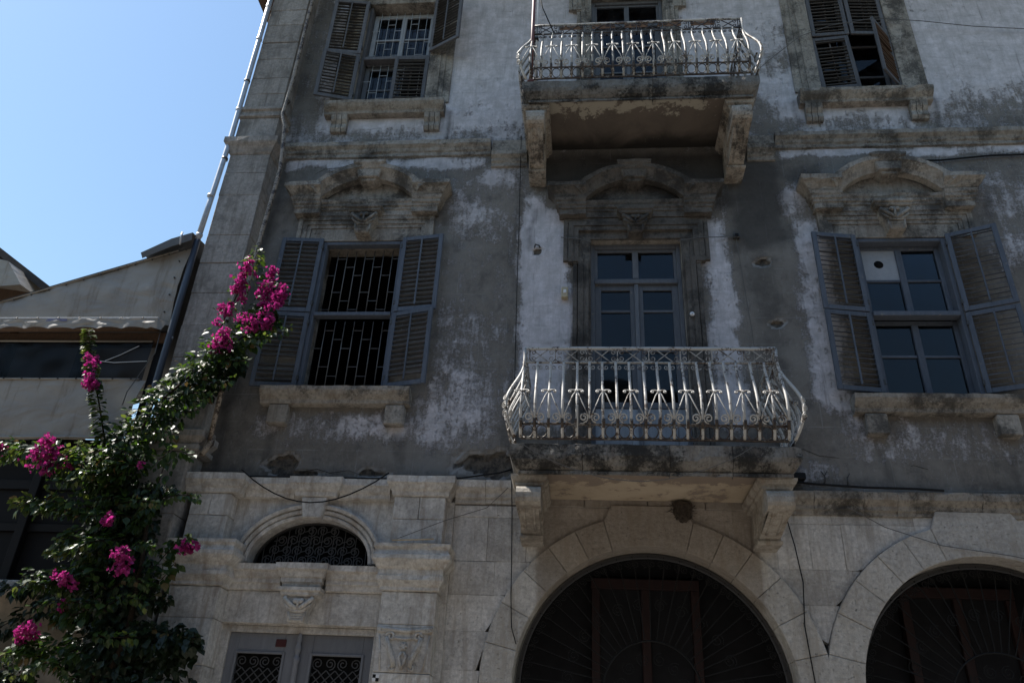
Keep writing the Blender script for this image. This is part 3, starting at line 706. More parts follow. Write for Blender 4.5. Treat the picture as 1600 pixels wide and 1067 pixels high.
def pane_grid(win, x0, x1, z0, z1, y, cols, rows, fm, fw=0.05, skip=()):
    """fixed frame, mullions and glass; rows = list of z cuts"""
    f = MB(); f.cbox(x0, x0+fw, y-.03, y+.03, z0, z1, .004); f.cbox(x1-fw, x1, y-.03, y+.03, z0, z1, .004)
    f.cbox(x0+fw, x1-fw, y-.028, y+.028, z0, z0+fw, .004); f.cbox(x0+fw, x1-fw, y-.028, y+.028, z1-fw, z1, .004); f.obj('frame', fm, win)
    xs = [x0+fw+(x1-x0-2*fw)*i/cols for i in range(cols+1)]; zs = [z0+fw]+sorted(rows)+[z1-fw]
    for x in xs[1:-1]: one('mullion', fm, win, 'cbox', x-.036, x+.036, y-.034, y+.034, z0+fw, z1-fw, .004)
    for i in range(cols):
        a = xs[i]+(.036 if i else 0); b = xs[i+1]-(.036 if i < cols-1 else 0)
        for z in zs[1:-1]: one('glazing_bar', fm, win, 'cbox', a, b, y-.02, y+.02, z-.016, z+.016, .004)
        for j in range(len(zs)-1):
            if (i, j) in skip: continue
            p0, p1 = zs[j]+(.016 if j else 0), zs[j+1]-(.016 if j < len(zs)-2 else 0)
            o = one('pane', 'pane_glass', win, 'box', -(b-a)/2, (b-a)/2, -.002, .002, -(p1-p0)/2, (p1-p0)/2)
            o.location = ((a+b)/2, y, (p0+p1)/2); o.rotation_euler = (RNG.uniform(-.007, .007), 0, RNG.uniform(-.01, .01))
    return xs, zs

def sill(win, x0, x1, z, blocks, scroll_b=False):
    m = MB(); m.mould(x0, x1, 0.0, [(.06,0),(.10,.01),(.11,.05),(.16,.10),(.185,.14),(.19,.185),(.0,.195)], z, 0.09, 0.004, False, 0.12); m.obj('sill', 'trim_stone', win)
    for a, b in blocks:
        if scroll_b:
            m = MB(); w = (b-a)/3
            for q in range(3):
                m.profx([(0, z-.27), (-.05, z-.27), (-.075, z-.22), (-.06, z-.14), (-.10, z-.08), (-.11, z-.003), (0, z-.003)], a+q*w+.004, a+(q+1)*w-.004)
            m.obj('sill_bracket', 'trim_stone', win)
        else: one('sill_bracket', 'trim_stone', win, 'cbox', a, b, -0.10, 0.03, z-0.235, z-0.004, 0.012, 0.003)

def console(parent, cx, z0, z1, w, y, mat):
    """carved leaf console: moulded cap, bosses, crossed leaf straps and a fluted tapering foot"""
    m = MB(); h = z1-z0
    m.mould(cx-w*.42, cx+w*.42, y, [(.05,0),(.065,.015),(.065,.04),(.085,.055),(.085,.085),(0,.09)], z1-0.09, 0.1, 0.001)
    yb = y-.035
    P = [(-.27, 0), (.27, 0), (.30, .30*h), (.46, .56*h), (.46, h-.09), (-.46, h-.09), (-.46, .56*h), (-.30, .30*h)]
    m.prism([(cx+p[0]*w, z0+p[1]) for p in P], yb, .01, .008)
    for sg in (-1, 1):
        m.tube([(cx+sg*w*.10, yb-.012, z1-.135), (cx+sg*w*.10, yb-.036, z1-.13)], .034, 8, .020)
        m.tube([(cx+sg*w*.04, yb-.005, z0+h*.38), (cx+sg*w*.22, yb-.030, z0+h*.47), (cx+sg*w*.40, yb-.034, z0+h*.60), (cx+sg*w*.47, yb-.020, z0+h*.66), (cx+sg*w*.42, yb-.012, z0+h*.71)], .024, 6, .020)
        m.tube([(cx+sg*w*.10, yb-.004, z0+h*.33), (cx+sg*w*.28, yb-.020, z0+h*.38), (cx+sg*w*.43, yb-.018, z0+h*.50)], .016, 6)
        m.tube([(cx+sg*w*.26, yb-.004, z0+.005), (cx+sg*w*.28, yb-.006, z0+h*.30)], .011, 5)
    m.tube([(cx, yb-.004, z0+h*.36), (cx, yb-.022, z0+h*.52), (cx, yb-.02, z1-.11)], .014, 6)
    m.tube([(cx-w*.31, yb-.006, z0+h*.32), (cx, yb-.014, z0+h*.31), (cx+w*.31, yb-.006, z0+h*.32)], .012, 6)
    for k in range(4): m.tube([(cx-w*.18, yb-.004, z0+.02+k*.024), (cx+w*.18, yb-.004, z0+.02+k*.024)], .007, 5)
    m.obj('console', mat, parent)

def pediment(win, cx, zb, hw, mat, zs=1.0):
    """segmental pediment: entablature with stepped-forward ends, one cornice that runs level, arches up and runs level again"""
    EP = [(0,0),(.05,.0),(.05,.075),(.065,.085),(.065,.115),(.085,.13),(.085,.165),(.10,.185),(.11,.22),(0,.225)]
    m = MB(); m.mould(cx-hw+.48, cx+hw-.48, -0.015, EP, zb, 0.09, 0.003, False, .08); m.obj('entablature', mat, win)
    CPf = [(.10,0),(.11,.02),(.125,.05),(.155,.085),(.185,.115),(.20,.125),(.20,.185),(.10,.20)]
    for sgn in (-1, 1):
        a, b = sorted((cx+sgn*(hw-.20), cx+sgn*(hw-.48))); rt = (True, False) if sgn < 0 else (False, True)
        q = MB(); q.mould(a, b, -0.085, EP, zb+.003, 0.07, 0.003, rt, .08); q.obj('entablature_end', mat, win)
        q = MB(); q.mould(a, b, -0.065, [(.0,-.004)]+CPf+[(0,.205)], zb+.232, 0.06, 0.005, rt, .18); q.obj('cornice_end', mat, win)
    c = hw-.475; rise = .30*zs; R = (c*c+rise*rise)/(2*rise); zc = zb+.232+rise-R; a0 = math.asin(c/R)
    pts = [(cx+R*math.sin(-a0+2*a0*i/28), zc+R*math.cos(-a0+2*a0*i/28)) for i in range(29)]
    for lo, hi in ((0, 12), (16, 28)):
        q = MB(); q.sweep(pts[lo:hi+1], [(0,0)]+CPf+[(0,.205)], -0.055, 0.005); q.obj('curved_cornice', mat, win)
    tp = [(cx-c+.01, zb+.2275), (cx+c-.01, zb+.2275)]+[(p[0], p[1]+.02) for p in pts[27:0:-1]]
    q = MB(); q.prism(tp, -0.025, 0.03); q.obj('tympanum', mat, win)
    kz = zb+.232+rise
    q = MB(); q.prism([(cx-.135, kz-.03), (cx+.135, kz-.03), (cx+.17, kz+.10), (cx-.17, kz+.10)], -0.235, 0.0, .015)
    q.mould(cx-.155, cx+.155, -0.225, [(0,0),(.02,.015),(.035,.05),(.055,.075),(.06,.11),(0,.12)], kz+.10, .05, .006, True, .2)
    q.prism([(cx-.075, kz-.075), (cx+.075, kz-.075), (cx+.12, kz-.031), (cx-.12, kz-.031)], -0.20, 0.0, .012); q.obj('keystone', mat, win)

def head(win, x0, x1, z0, z1, cx, mat):
    """fasciae over the window head, between the lintel and the entablature"""
    path = [(x0, z0), (x0, z1-.0), (x1, z1-.0), (x1, z0)]
    for k, (wd, o) in enumerate(((0.0, .055), (.06, .04), (.11, .025))):
        m = MB(); p = [(x0+wd, z0), (x0+wd, z1-wd), (x1-wd, z1-wd), (x1-wd, z0)]
        m.sweep(p, [(0,0),(o,0),(o,-.055),(0,-.055)], 0.0); m.obj('fascia', mat, win)
    one('lintel', mat, win, 'cbox', x0+.17, x1-.17, -.012, 0.02, z0, z1-.165, .004)

def bars(win, x0, x1, z0, z1, y, n, mat, r=0.007, rows=6, seed=1):
    m = MB(); m.tube([(0,0,0),(0,0,z1-z0)], r, 5); me = m.mesh('security_bar', mat)
    dx = (x1-x0)/(n+1)
    c = MB(); c.box(-dx/2+.004, dx/2-.004, -.003, .003, -.003, .003); cm = c.mesh('bar_link', mat)
    for i in range(n): mk('security_bar', me, win, (x0+dx*(i+1), y, z0))
    for i in range(n+1):
        for k in range(rows):
            f = (k+(0.25, 0.75, 0.5)[i % 3])/rows
            if z0+.04 < z0+(z1-z0)*f < z1-.04: mk('bar_link', cm, win, (x0+dx*(i+.5), y, z0+(z1-z0)*f))

# first-floor window beside the pilaster
W1 = empty('window', HOUSE); x0, x1, z0, z1 = OPEN[0]; zm = 6.43
pediment(W1, -2.81, 7.86, 1.08, 'trim_stone'); head(W1, -3.68, -1.92, 7.50, 7.86, -2.81, 'trim_stone'); console(W1, -2.80, 7.53, 7.94, .34, -.115, 'trim_stone')
sill(W1, -3.66, -1.95, 5.20, ((-3.55, -3.32), (-2.22, -2.0)))
f = MB(); f.cbox(x0, x0+.05, 0.0, .10, z0, z1, .005); f.cbox(x1-.05, x1, 0.0, .10, z0, z1, .005); f.cbox(x0+.05, x1-.05, .002, .098, z1-.05, z1, .005); f.obj('frame', 'blue_wood', W1)
one('transom', 'blue_wood', W1, 'cbox', x0+.05, x1-.05, -.02, .08, zm-.03, zm+.02, .005)
bars(W1, x0+.05, x1-.05, z0, zm-.03, .14, 7, 'bar_grey', .0065, 2); bars(W1, x0+.05, x1-.05, zm+.02, z1-.05, .14, 7, 'bar_grey', .0065, 2)
for (s, h, a1, a2) in (('L', x0+.01, 176, 174), ('R', x1-.01, 172, 164)):
    leaf(W1, h, s, zm+.005, z1+.02, .53, math.radians(a1), 'blue_wood', 'blue_slat', tilt=12); leaf(W1, h, s, z0+.005, zm-.01, .53, math.radians(a2), 'blue_wood', 'blue_slat', tilt=10)
# first-floor window on the other side of the balcony
W2 = empty('window', HOUSE); x0, x1, z0, z1 = OPEN[2]; zm = 6.41
pediment(W2, 3.67, 7.82, 1.07, 'trim_stone'); head(W2, 2.78, 4.56, 7.46, 7.82, 3.67, 'trim_stone'); console(W2, 3.64, 7.485, 7.90, .34, -.115, 'trim_stone')
sill(W2, 2.80, 4.52, 5.15, ((2.90, 3.12), (4.20, 4.42)))
f = MB(); f.cbox(x0, x0+.05, 0.0, .12, z0, z1, .005); f.cbox(x1-.05, x1, 0.0, .12, z0, z1, .005); f.cbox(x0+.05, x1-.05, .002, .118, z1-.05, z1, .005); f.obj('outer_frame', 'blue_wood', W2)
one('transom', 'blue_wood', W2, 'cbox', x0+.05, x1-.05, -.02, .10, zm-.03, zm+.03, .005)
xs, zs = pane_grid(W2, x0+.05, x1-.05, zm+.03, z1-.05, .14, 2, [6.93], 'blue_wood', .05, skip=((0, 1),))
pane_grid(W2, x0+.05, x1-.05, z0, zm-.03, .14, 2, [5.93], 'blue_wood', .05)
hx, hz = (xs[0]+xs[1])/2-.03, (6.93+z1-.10)/2+.02
n = 20; pl = MB(); A_, B_, C_, D_ = xs[0], xs[1]-.036, 6.946, z1-.10
outer = []
for i in range(n):
    an = 2*PI*i/n; c, s_ = math.cos(an), math.sin(an)
    k = min(((B_-hx) if c > 0 else (hx-A_))/max(abs(c), 1e-6), ((D_-hz) if s_ > 0 else (hz-C_))/max(abs(s_), 1e-6)); outer.append((hx+c*k, .125, hz+s_*k))
for qx, qz in ((A_, C_), (B_, C_), (A_, D_), (B_, D_)):
    j = min(range(n), key=lambda i: math.hypot(outer[i][0]-qx, outer[i][2]-qz)); outer[j] = (qx, .125, qz)
inner = [(hx+.055*math.cos(2*PI*i/n), .125, hz+.055*math.sin(2*PI*i/n)) for i in range(n)]; back = [(p[0], .16, p[2]) for p in inner]
pl.add(outer+inner+back, [(i, (i+1) % n, n+(i+1) % n, n+i) for i in range(n)]+[(n+i, n+(i+1) % n, 2*n+(i+1) % n, 2*n+i) for i in range(n)])
pl.obj('vent_panel', 'white_panel', W2)
one('flue_collar', 'black_hole', W2, 'tube', [(hx, .128, hz), (hx, .30, hz)], .054, 16)
for (s, h, a1, a2) in (('L', x0+.01, 171, 170), ('R', x1-.01, 157, 158)):
    leaf(W2, h, s, zm+.005, z1+.02, .53, math.radians(a1), 'blue_wood', 'blue_slat'); leaf(W2, h, s, z0+.005, zm-.01, .53, math.radians(a2), 'blue_wood', 'blue_slat')
# second-floor windows
def jambs(win, x0, x1, z0, z1):
    for sgn, x in ((-1, x0), (1, x1)):
        for k, (wd, o) in enumerate(((.34, .03), (.24, .045), (.17, .06))):
            a, b = sorted((x, x+sgn*wd))
            one('architrave', 'trim_stone', win, 'cbox', a, b, -o, .02, z0, z1-.0015*k, .005, .002)
    one('architrave_head', 'trim_stone', win, 'cbox', x0-.34, x1+.34, -.06, .02, z1, z1+.3, .006, .002)
W3 = empty('window', HOUSE); x0, x1, z0, z1 = OPEN[3]; zm = 10.80
jambs(W3, x0, x1, z0, z1); sill(W3, -3.64, -1.95, 9.60, ((-3.53, -3.30), (-2.22, -2.0)), True)
f = MB(); f.cbox(x0, x0+.045, 0.0, .12, z0, z1, .005); f.cbox(x1-.045, x1, 0.0, .12, z0, z1, .005); f.obj('outer_frame', 'grey_wood', W3)
one('transom', 'grey_wood', W3, 'cbox', x0+.045, x1-.045, -.02, .10, zm-.035, zm+.025, .005)
pane_grid(W3, x0+.045, x1-.045, zm+.025, z1-.03, .16, 2, [11.35], 'white_wood', .07); pane_grid(W3, x0+.045, x1-.045, z0, zm-.035, .16, 2, [10.3], 'sash_wood', .07)
bars(W3, x0+.045, x1-.045, zm+.03, z1-.03, .09, 7, 'bar_white', .005, 2); bars(W3, x0+.045, x1-.045, z0, zm-.035, .09, 7, 'bar_white', .005, 2)
leaf(W3, x0+.01, 'L', zm+.005, z1+.02, .53, math.radians(172), 'grey_wood', 'grey_slat', 0.0, -0.085); leaf(W3, x0+.01, 'L', z0+.005, zm-.01, .53, math.radians(165), 'grey_wood', 'grey_slat', 0.0, -0.085)
leaf(W3, x1-.01, 'R', zm+.005, z1+.02, .53, math.radians(152), 'grey_wood', 'grey_slat', 0.0, -0.085); leaf(W3, x1-.01, 'R', z0+.005, zm-.04, .50, math.radians(2), 'grey_wood', 'grey_slat')
W4 = empty('window', HOUSE); x0, x1, z0, z1 = OPEN[5]; zm = 10.90
jambs(W4, x0, x1, z0, z1); sill(W4, 2.80, 4.48, 9.58, ((2.86, 3.08), (4.18, 4.40)), True)
f = MB(); f.cbox(x0, x0+.04, 0.0, .12, z0, z1, .005); f.cbox(x1-.04, x1, 0.0, .12, z0, z1, .005); f.obj('outer_frame', 'grey_wood', W4)
pane_grid(W4, x0+.04, x1-.04, z0, z1-.03, .18, 2, [10.3, 10.9, 11.4], 'grey_wood', .05)
for s, h in (('L', x0+.01), ('R', x1-.01)): leaf(W4, h, s, zm+.005, z1+.02, .50, math.radians(3), 'grey_wood', 'grey_slat')
leaf(W4, x0+.01, 'L', z0+.005, zm-.04, .50, math.radians(4), 'grey_wood', 'grey_slat', -0.03)
leaf(W4, x1-.01, 'R', z0+.005, zm-.03, .48, math.radians(46), 'grey_wood', 'brown_wood')

# ------------------------------------------------------------------ balcony doors
def balcony_door(x0, x1, z0, z1, ped):
    D = empty('balcony_door', HOUSE); y = .16; tm = 'dark_trim_stone' if ped else 'trim_stone'
    cx = (x0+x1)/2
    # eared architrave in three fasciae
    e = .12
    for k, (off, o) in enumerate(((.21, .05), (.15, .075), (.10, .06))):
        L, Rr = x0-off, x1+off; T = z1+off+.08
        p = [(L, z0), (L, z1-.44+off*.5), (L-e, z1-.44+off*.5), (L-e, T), (Rr+e, T), (Rr+e, z1-.44+off*.5), (Rr, z1-.44+off*.5), (Rr, z0)]
        m = MB(); m.sweep(p, [(0,0),(o,0),(o,-.05-.012*k),(0,-.05-.012*k)], 0.0); m.obj('architrave', tm, D)
    m = MB()
    for a, b in ((x0-.10, x0), (x1, x1+.10)): m.cbox(a, b, -.022, .02, z0, z1, .004, .002)
    m.cbox(x0-.20, x0-.10, -.02, .02, z1-.34, z1+.002, .004); m.cbox(x1+.10, x1+.20, -.02, .02, z1-.34, z1+.002, .004)
    m.cbox(x0-.20, x1+.20, -.02, .02, z1, z1+.13, .004, .002); m.obj('jamb_lining', tm, D)
    if ped:
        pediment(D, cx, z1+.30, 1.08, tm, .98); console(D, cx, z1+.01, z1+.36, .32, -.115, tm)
    zt = z1-.52
    f = MB(); f.cbox(x0, x0+.05, y-.06, y+.04, z0, z1, .005); f.cbox(x1-.05, x1, y-.06, y+.04, z0, z1, .005); f.cbox(x0+.05, x1-.05, y-.058, y+.038, z1-.06, z1, .005); f.obj('frame', 'sash_wood', D)
    one('transom', 'sash_wood', D, 'cbox', x0+.05, x1-.05, y-.07, y+.04, zt-.06, zt, .006)
    pane_grid(D, x0+.05, x1-.05, zt, z1-.06, y, 2, [], 'sash_wood', .035)
    for s in (0, 1):
        a = x0+.05 if s == 0 else cx+.002; b = cx-.002 if s == 0 else x1-.05
        pane_grid(D, a, b, z0+.85, zt-.06, y, 1, [zt-.42, zt-.95], 'sash_wood', .075)
        one('door_panel', 'white_wood', D, 'cbox', a, b, y-.02, y+.02, z0+.02, z0+.848, .004)
        one('panel_moulding', 'white_wood', D, 'cbox', a+.09, b-.09, y-.032, y, z0+.14, z0+.74, .01)
    one('astragal', 'sash_wood', D, 'cbox', cx-.025, cx+.025, y-.055, y-.032, z0+.02, zt-.06, .005)
    return D
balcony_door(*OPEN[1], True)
balcony_door(*OPEN[4], False)

# ------------------------------------------------------------------ balconies
def balcony(xa, xb, zs, h, soff, bx, bz, ncols, fm='rail_paint', bm='rail_paint', bk='bracket_stone'):
    """slab on two scrolled brackets with a bombe iron railing; xa,xb rail ends, zs slab top"""
    B = empty('balcony', HOUSE)
    yf = -.90
    prof = [(0,0),(.02,.0),(.02,.03),(.0,.04),(.05,.075),(.085,.12),(.10,.16),(.10,.265),(.06,.285),(.0,.29)]
    n = 4; xs = [xa-.0+(xb-xa)*q for q in (0, .235, .56, .79, 1.0)]
    for i in range(4):
        m = MB(); a, b = xs[i]+(.0025 if i else 0), xs[i+1]-(.0025 if i < 3 else 0)
        # fascia stones; the end stones turn the corner
        L = a-(.10 if i == 0 else 0); Rr = b+(.10 if i == 3 else 0)
        rows = []
        nn = max(3, int((b-a)/.08))
        for o, hh in prof:
            l = a-(o if i == 0 else 0); r = b+(o if i == 3 else 0)
            rows.append([(l, -.82 if 0 < i else 0.0, zs-.29+hh)]+[(l+(r-l)*q/nn, yf+.02-o+RNG.uniform(-.004,.004)+(RNG.uniform(.004,.018) if RNG.random() < .12 else 0), zs-.29+hh+RNG.uniform(-.003,.003)) for q in range(nn+1)]+[(r, -.82 if i < 3 else 0.0, zs-.29+hh)])
        k = nn+3; vs = [p for r in rows for p in r]; fs = []
        for q in range(len(rows)-1):
            for w in range(k-1): fs.append((q*k+w, q*k+w+1, (q+1)*k+w+1, (q+1)*k+w))
        t = (len(rows)-1)*k; fs.append(tuple(t+w for w in range(k)))
        m.add(vs, fs); m.obj('slab_stone', 'slab_stone', B)
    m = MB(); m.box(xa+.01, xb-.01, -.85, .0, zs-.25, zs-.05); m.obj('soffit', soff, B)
    for (a, b) in bx:
        zt = zs-.275; q = bz
        m = MB()
        m.mould(a-.0, b+.0, -.80, [(.0,0),(.02,.02),(.02,.05),(.045,.06),(.06,.09),(.06,.11),(0,.115)], zt-.115, .1, .002)
        m.profx([(-.2, zt-.118), (-.80, zt-.118), (-.865, zt-.13), (-.905, zt-.16), (-.92, zt-.20), (-.92, zt-.18-.11*q), (-.905, zt-.18-.165*q), (-.875, zt-.18-.20*q), (-.84, zt-.18-.205*q), (-.2, zt-.18-.205*q)], a, b)
        side = [(.0, zt-.119), (-.6, zt-.119), (-.835, zt-.18-.2*q), (-.815, zt-.43*q), (-.76, zt-.50*q), (-.66, zt-.56*q), (-.52, zt-.615*q), (-.38, zt-.655*q), (-.30, zt-.675*q), (-.0, zt-.675*q)]
        m.profx(side, a+.022, b-.022)
        m.mould(a+.022, b-.022, -.285, [(0,0),(.02,.01),(.02,.035),(.008,.045),(.008,.06),(0,.065)][::1], zt-.675*q-.058, .1, .002); m.obj('bracket', bk, B)
        for xx in (a+.018, b-.018):       # carved side scroll and leaf
            c = MB()
            c.tube([(xx, p[0], p[1]) for p in [(-.72+.11*math.cos(t_*.5)*(1-t_/22), zt-.23*q+.11*math.sin(t_*.5)*(1-t_/22)) for t_ in range(22)]], .012, 5)
            c.tube([(xx, -.62, zt-.24*q), (xx, -.45, zt-.36*q), (xx, -.30, zt-.52*q), (xx, -.22, zt-.68*q)], .014, 5)
            c.tube([(xx, -.60, zt-.16), (xx, -.38, zt-.22*q), (xx, -.20, zt-.40*q), (xx, -.12, zt-.62*q)], .014, 5); c.obj('bracket_carving', bk, B)
        for k_ in range(2):                  # fluting on the lower front
            xx = a+.07+(b-a-.14)*k_
            c = MB(); c.tube([(xx, p[0]-.002, p[1]) for p in side[3:8]], .012, 5); c.obj('bracket_flute', bk, B)
    # ---- railing
    zb = zs+.04; zlow = zb+.12*h; zmid = zb+.84*h; ztop = zb+h
    def prof_bulge(z):
        if z >= zmid: return 0.0
        f = (z-zlow)/(zmid-zlow)
        if f >= .27:
            t_ = (1-f)/.73; return .168*t_*t_*(3-2*t_)
        t_ = max(0.0, (f+.24)/.51); return .03+.138*math.sin(t_*PI/2)
    sides = [('F', xa, xb, None), ('L', -0.02, yf, xa), ('R', -0.02, yf, xb)]
    def P3(side, u, z, off=0.0):
        o = prof_bulge(z)+off
        if side == 'F': return (u, yf-o, z)
        return ((xa-o) if side == 'L' else (xb+o), u, z)
    def iron2d(name, mat, pts, side, r, sides_=4, off=0.0):
        m = MB(); m.tube([P3(side, p[0], p[1], off) for p in pts], r, sides_); return m.obj(name, mat, B)
    zz = [zmid-(zmid-zlow)*i/20 for i in range(21)]+[zlow-.04, zlow-.08, zb+.005]
    zz = sorted(set(round(z, 4) for z in zz if z >= zb), reverse=True)
    for side, ua, ub, _ in sides:
        n = ncols if side == 'F' else 7
        du = (ub-ua)/n
        # rails
        for nm, z, r, fl in (('handrail', ztop, .020, .5), ('upper_rail', zmid, .012, .8), ('lower_rail', zlow, .012, .8), ('bottom_rail', zb, .015, .8)):
            m = MB(); k = 10 if side == 'F' else 3
            m.tube([P3(side, ua+(ub-ua)*i/k, z+RNG.uniform(-.003,.003)) if 0 else (Vector(P3(side, ua+(ub-ua)*i/k, z))+Vector((0, 0, RNG.uniform(-.003,.003)))) for i in range(k+1)], r, 6, None, fl)
            m.obj(nm, 'rail_rust_shade' if nm in ('lower_rail', 'bottom_rail') else fm if nm == 'upper_rail' else bm, B)
        base = None
        bb = MB(); bb.tube([P3(side, 0, z) for z in zz], .0150, 6); bme = bb.mesh('baluster', bm)
        cb = MB(); cb.tube([P3(side, 0, zlow-.03, .003), P3(side, 0, zlow-.015, .003), P3(side, 0, zlow+.02, .003), P3(side, 0, zlow+.05, .003)], .017, 6); cme = cb.mesh('collar', 'rail_rust_shade')
        for i in range(n+1):
            if side != 'F' and i == n: continue
            loc = (ua+du*i, 0, 0) if side == 'F' else (0, ua+du*i, 0)
            o = mk('baluster', bme, B, loc); mk('collar', cme, B, loc)
            if side == 'F': o.location.x += RNG.uniform(-.004, .004); o.rotation_euler.z = RNG.uniform(-.006, .006)
        # ring row, low scrolls, C-scroll row under the upper rail
        rr = min(abs(du)*.40, (zlow-zb)*.46)
        for i in range(n):
            c = ua+du*(i+.5); loc = (c, 0, 0) if side == 'F' else (0, c, 0)
            if i == 0:
                m = MB(); m.tube([P3(side, p[0], p[1]) for p in ring(0, (zlow+zb)/2, rr)], .006, 4); rme = m.mesh('ring', 'rail_rust_shade')
                m = MB(); m.tube([P3(side, p[0], p[1], .006) for p in scroll(.008, zlow+.060, .046, 1.6, -PI/2, 1, 18)], .008, 5); sme = m.mesh('scroll', 'rail_paint')
                m = MB()
                for sg in (-1, 1): m.tube([P3(side, sg*(.004+p[0]), p[1]) for p in [(abs(du)*.46, zmid-.012), (abs(du)*.47, zmid-.045)]+scroll(abs(du)*.24, zmid-.056, abs(du)*.215, 1.2, -.1, -1, 12)], .005, 4)
                hme = m.mesh('volute_pair', fm)
            if RNG.random() > .06: mk('ring', rme, B, loc)
            mk('volute_pair', hme, B, loc)
            s_ = mk('scroll', sme, B, loc)
            if i % 2:
                if side == 'F': s_.scale = (-1, 1, 1)
                else: s_.scale = (1, -1, 1)
        # moustache ornament with two bowed legs on every other baluster
        zo = zb+.455*h; d = abs(du)
        m = MB()
        for sg in (-1, 1):
            pts = [(0, zo), (sg*.03, zo+.012), (sg*.055, zo+.010), (sg*.07, zo-.002), (sg*.066, zo-.016), (sg*.052, zo-.016), (sg*.050, zo-.004)]
            m.tube([P3(side, p[0], p[1], .012) for p in pts], .0085, 5)
            m.tube([P3(side, p[0], p[1], .010) for p in [(0, zo), (sg*.03, zo-.05), (sg*d*.45, zo-.13), (sg*d*.72, zo-.21), (sg*d*.92, zlow+.06)]], .0060, 5)
        m.tube([P3(side, 0, zo-.016, .006), P3(side, 0, zo+.014, .006)], .017, 6); ome = m.mesh('ornament', 'rail_paint')
        for i in range(0, n+1, 2):
            if side != 'F' and i == 0: continue
            mk('ornament', ome, B, (ua+du*i, 0, 0) if side == 'F' else (0, ua+du*i, 0))
        # frieze: quatrefoil scrolls and crosses
        zf = (zmid+ztop)/2; hh = (ztop-zmid)/2-.012
        k = 8 if side == 'F' else 3; dw = (ub-ua)/k
        m = MB()
        for sg in (-1, 1):
            for sv in (-1, 1):
                m.tube([P3(side, p[0], p[1]) for p in [(0, zf+sv*.004)]+scroll(sg*.036, zf+sv*hh*.52, hh*.50, 1.3, PI if sg > 0 else 0, -sg*sv, 12)], .0055, 4)
        m.tube([P3(side, 0, zf-hh), P3(side, 0, zf+hh)], .008, 4); qme = m.mesh('quatrefoil', fm)
        m = MB(); w = abs(dw)*.5-.075
        m.tube([P3(side, -w, zf-hh), P3(side, w, zf+hh)], .006, 4); m.tube([P3(side, -w, zf+hh, -.003), P3(side, w, zf-hh, -.003)], .006, 4); xme = m.mesh('cross', fm)
        for i in range(k):
            u = ua+dw*(i+.0) if i else ua+.05*(1 if dw > 0 else -1); loc = (u, 0, 0) if side == 'F' else (0, u, 0); mk('quatrefoil', qme, B, loc)
            u = ua+dw*(i+.5); loc = (u, 0, 0) if side == 'F' else (0, u, 0); mk('cross', xme, B, loc)
        if side == 'F': mk('quatrefoil', qme, B, (ub-.05, 0, 0))
    # corner posts follow the bulge on the diagonal
    for sx, x in ((-1, xa), (1, xb)):
        m = MB(); m.tube([(x, yf, ztop), (x, yf, zmid)]+[(x+sx*prof_bulge(z)*.9, yf-prof_bulge(z)*.9, z) for z in zz[1:]], .017, 6); m.obj('corner_post', 'rail_paint', B)
        m = MB()
        for k_ in range(3): m.tube([(x+sx*(prof_bulge(p[1])*.9+.012+.0*k_)+p[0]*.7, yf-prof_bulge(p[1])*.9-.012+p[0]*.7*sx, p[1]) for p in scroll(0, zlow+.09+.085*k_, .04-.004*k_, 1.5, PI/2, 1, 14)], .006, 5)
        m.obj('corner_scroll', 'rail_paint', B)
    return B
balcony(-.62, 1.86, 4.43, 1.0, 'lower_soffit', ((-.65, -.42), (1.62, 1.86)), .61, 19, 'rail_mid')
balcony(-.69, 1.97, 9.20, 1.04, 'upper_soffit', ((-.73, -.51), (1.72, 1.95)), .80, 21, 'rail_rust_shade', 'rail_mid', 'stained_bracket')  # upper frieze takes the darkest rail colour, which paints in its shade

# ------------------------------------------------------------------ entrance portal
PT = empty('entrance_portal', HOUSE)
def pt(name, fn, *a, **k): return one(name, 'portal_stone', PT, fn, *a, **k)
# top cornice, broken forward over piers and keystone
for a, b, o in ((-4.25, -3.64, .20), (-3.60, -3.07, .06), (-3.02, -2.62, .12), (-2.58, -2.04, .06), (-1.96, -1.42, .20)):
    pt('portal_cornice', 'mould', a, b, -o, [(0,0),(.02,.01),(.03,.05),(.05,.07),(.075,.12),(.085,.13),(.085,.20),(0,.21)], 4.12, .09, .002, o > .1, .06)
pt('back_cornice', 'box', -4.25, -1.40, -.05, .02, 4.115, 4.315)
# upper piers
for a, b in ((-4.12, -3.70), (-1.96, -1.43)):
    mid = (a+b)/2
    pt('pier_stone', 'cbox', a, b, -.20, .02, 3.64, 3.885, .006, .002)
    pt('pier_stone', 'cbox', a, mid-.002, -.20, .02, 3.888, 4.118, .006, .002); pt('pier_stone', 'cbox', mid+.002, b, -.202, .02, 3.888, 4.118, .006, .002)
# spandrel with the elliptical fanlight opening
ecx, ezb, ea, eb = -2.83, 3.46, .635, .46
def spandrel():
    m = MB(); xs = [-3.70+(-1.96+3.70)*i/48 for i in range(49)]
    b = [ezb+eb*1.18*math.sqrt(max(0, 1-((x-ecx)/(ea*1.14))**2)) if abs(x-ecx) < ea*1.14 else ezb-.05 for x in xs]
    vs = [(x, -.02, z) for x, z in zip(xs, b)]+[(x, -.02, 4.12) for x in xs]
    m.add(vs, [(i, i+1, 49+i+1, 49+i) for i in range(48)]); m.obj('spandrel', 'portal_stone', PT)
spandrel()
epts = [(ecx+ea*math.cos(PI-PI*i/36), ezb+eb*math.sin(PI*i/36)) for i in range(37)]
for off, o0, wd in ((.0, .045, .05), (.05, .06, .05), (.10, .085, .05)):
    m = MB(); m.sweep(epts, [(-.20 if off == 0 else 0, off), (o0, off), (o0+.01, off+wd*.6), (o0-.01, off+wd), (-.02, off+wd)], 0.0, .0015); m.obj('archivolt', 'portal_stone', PT)
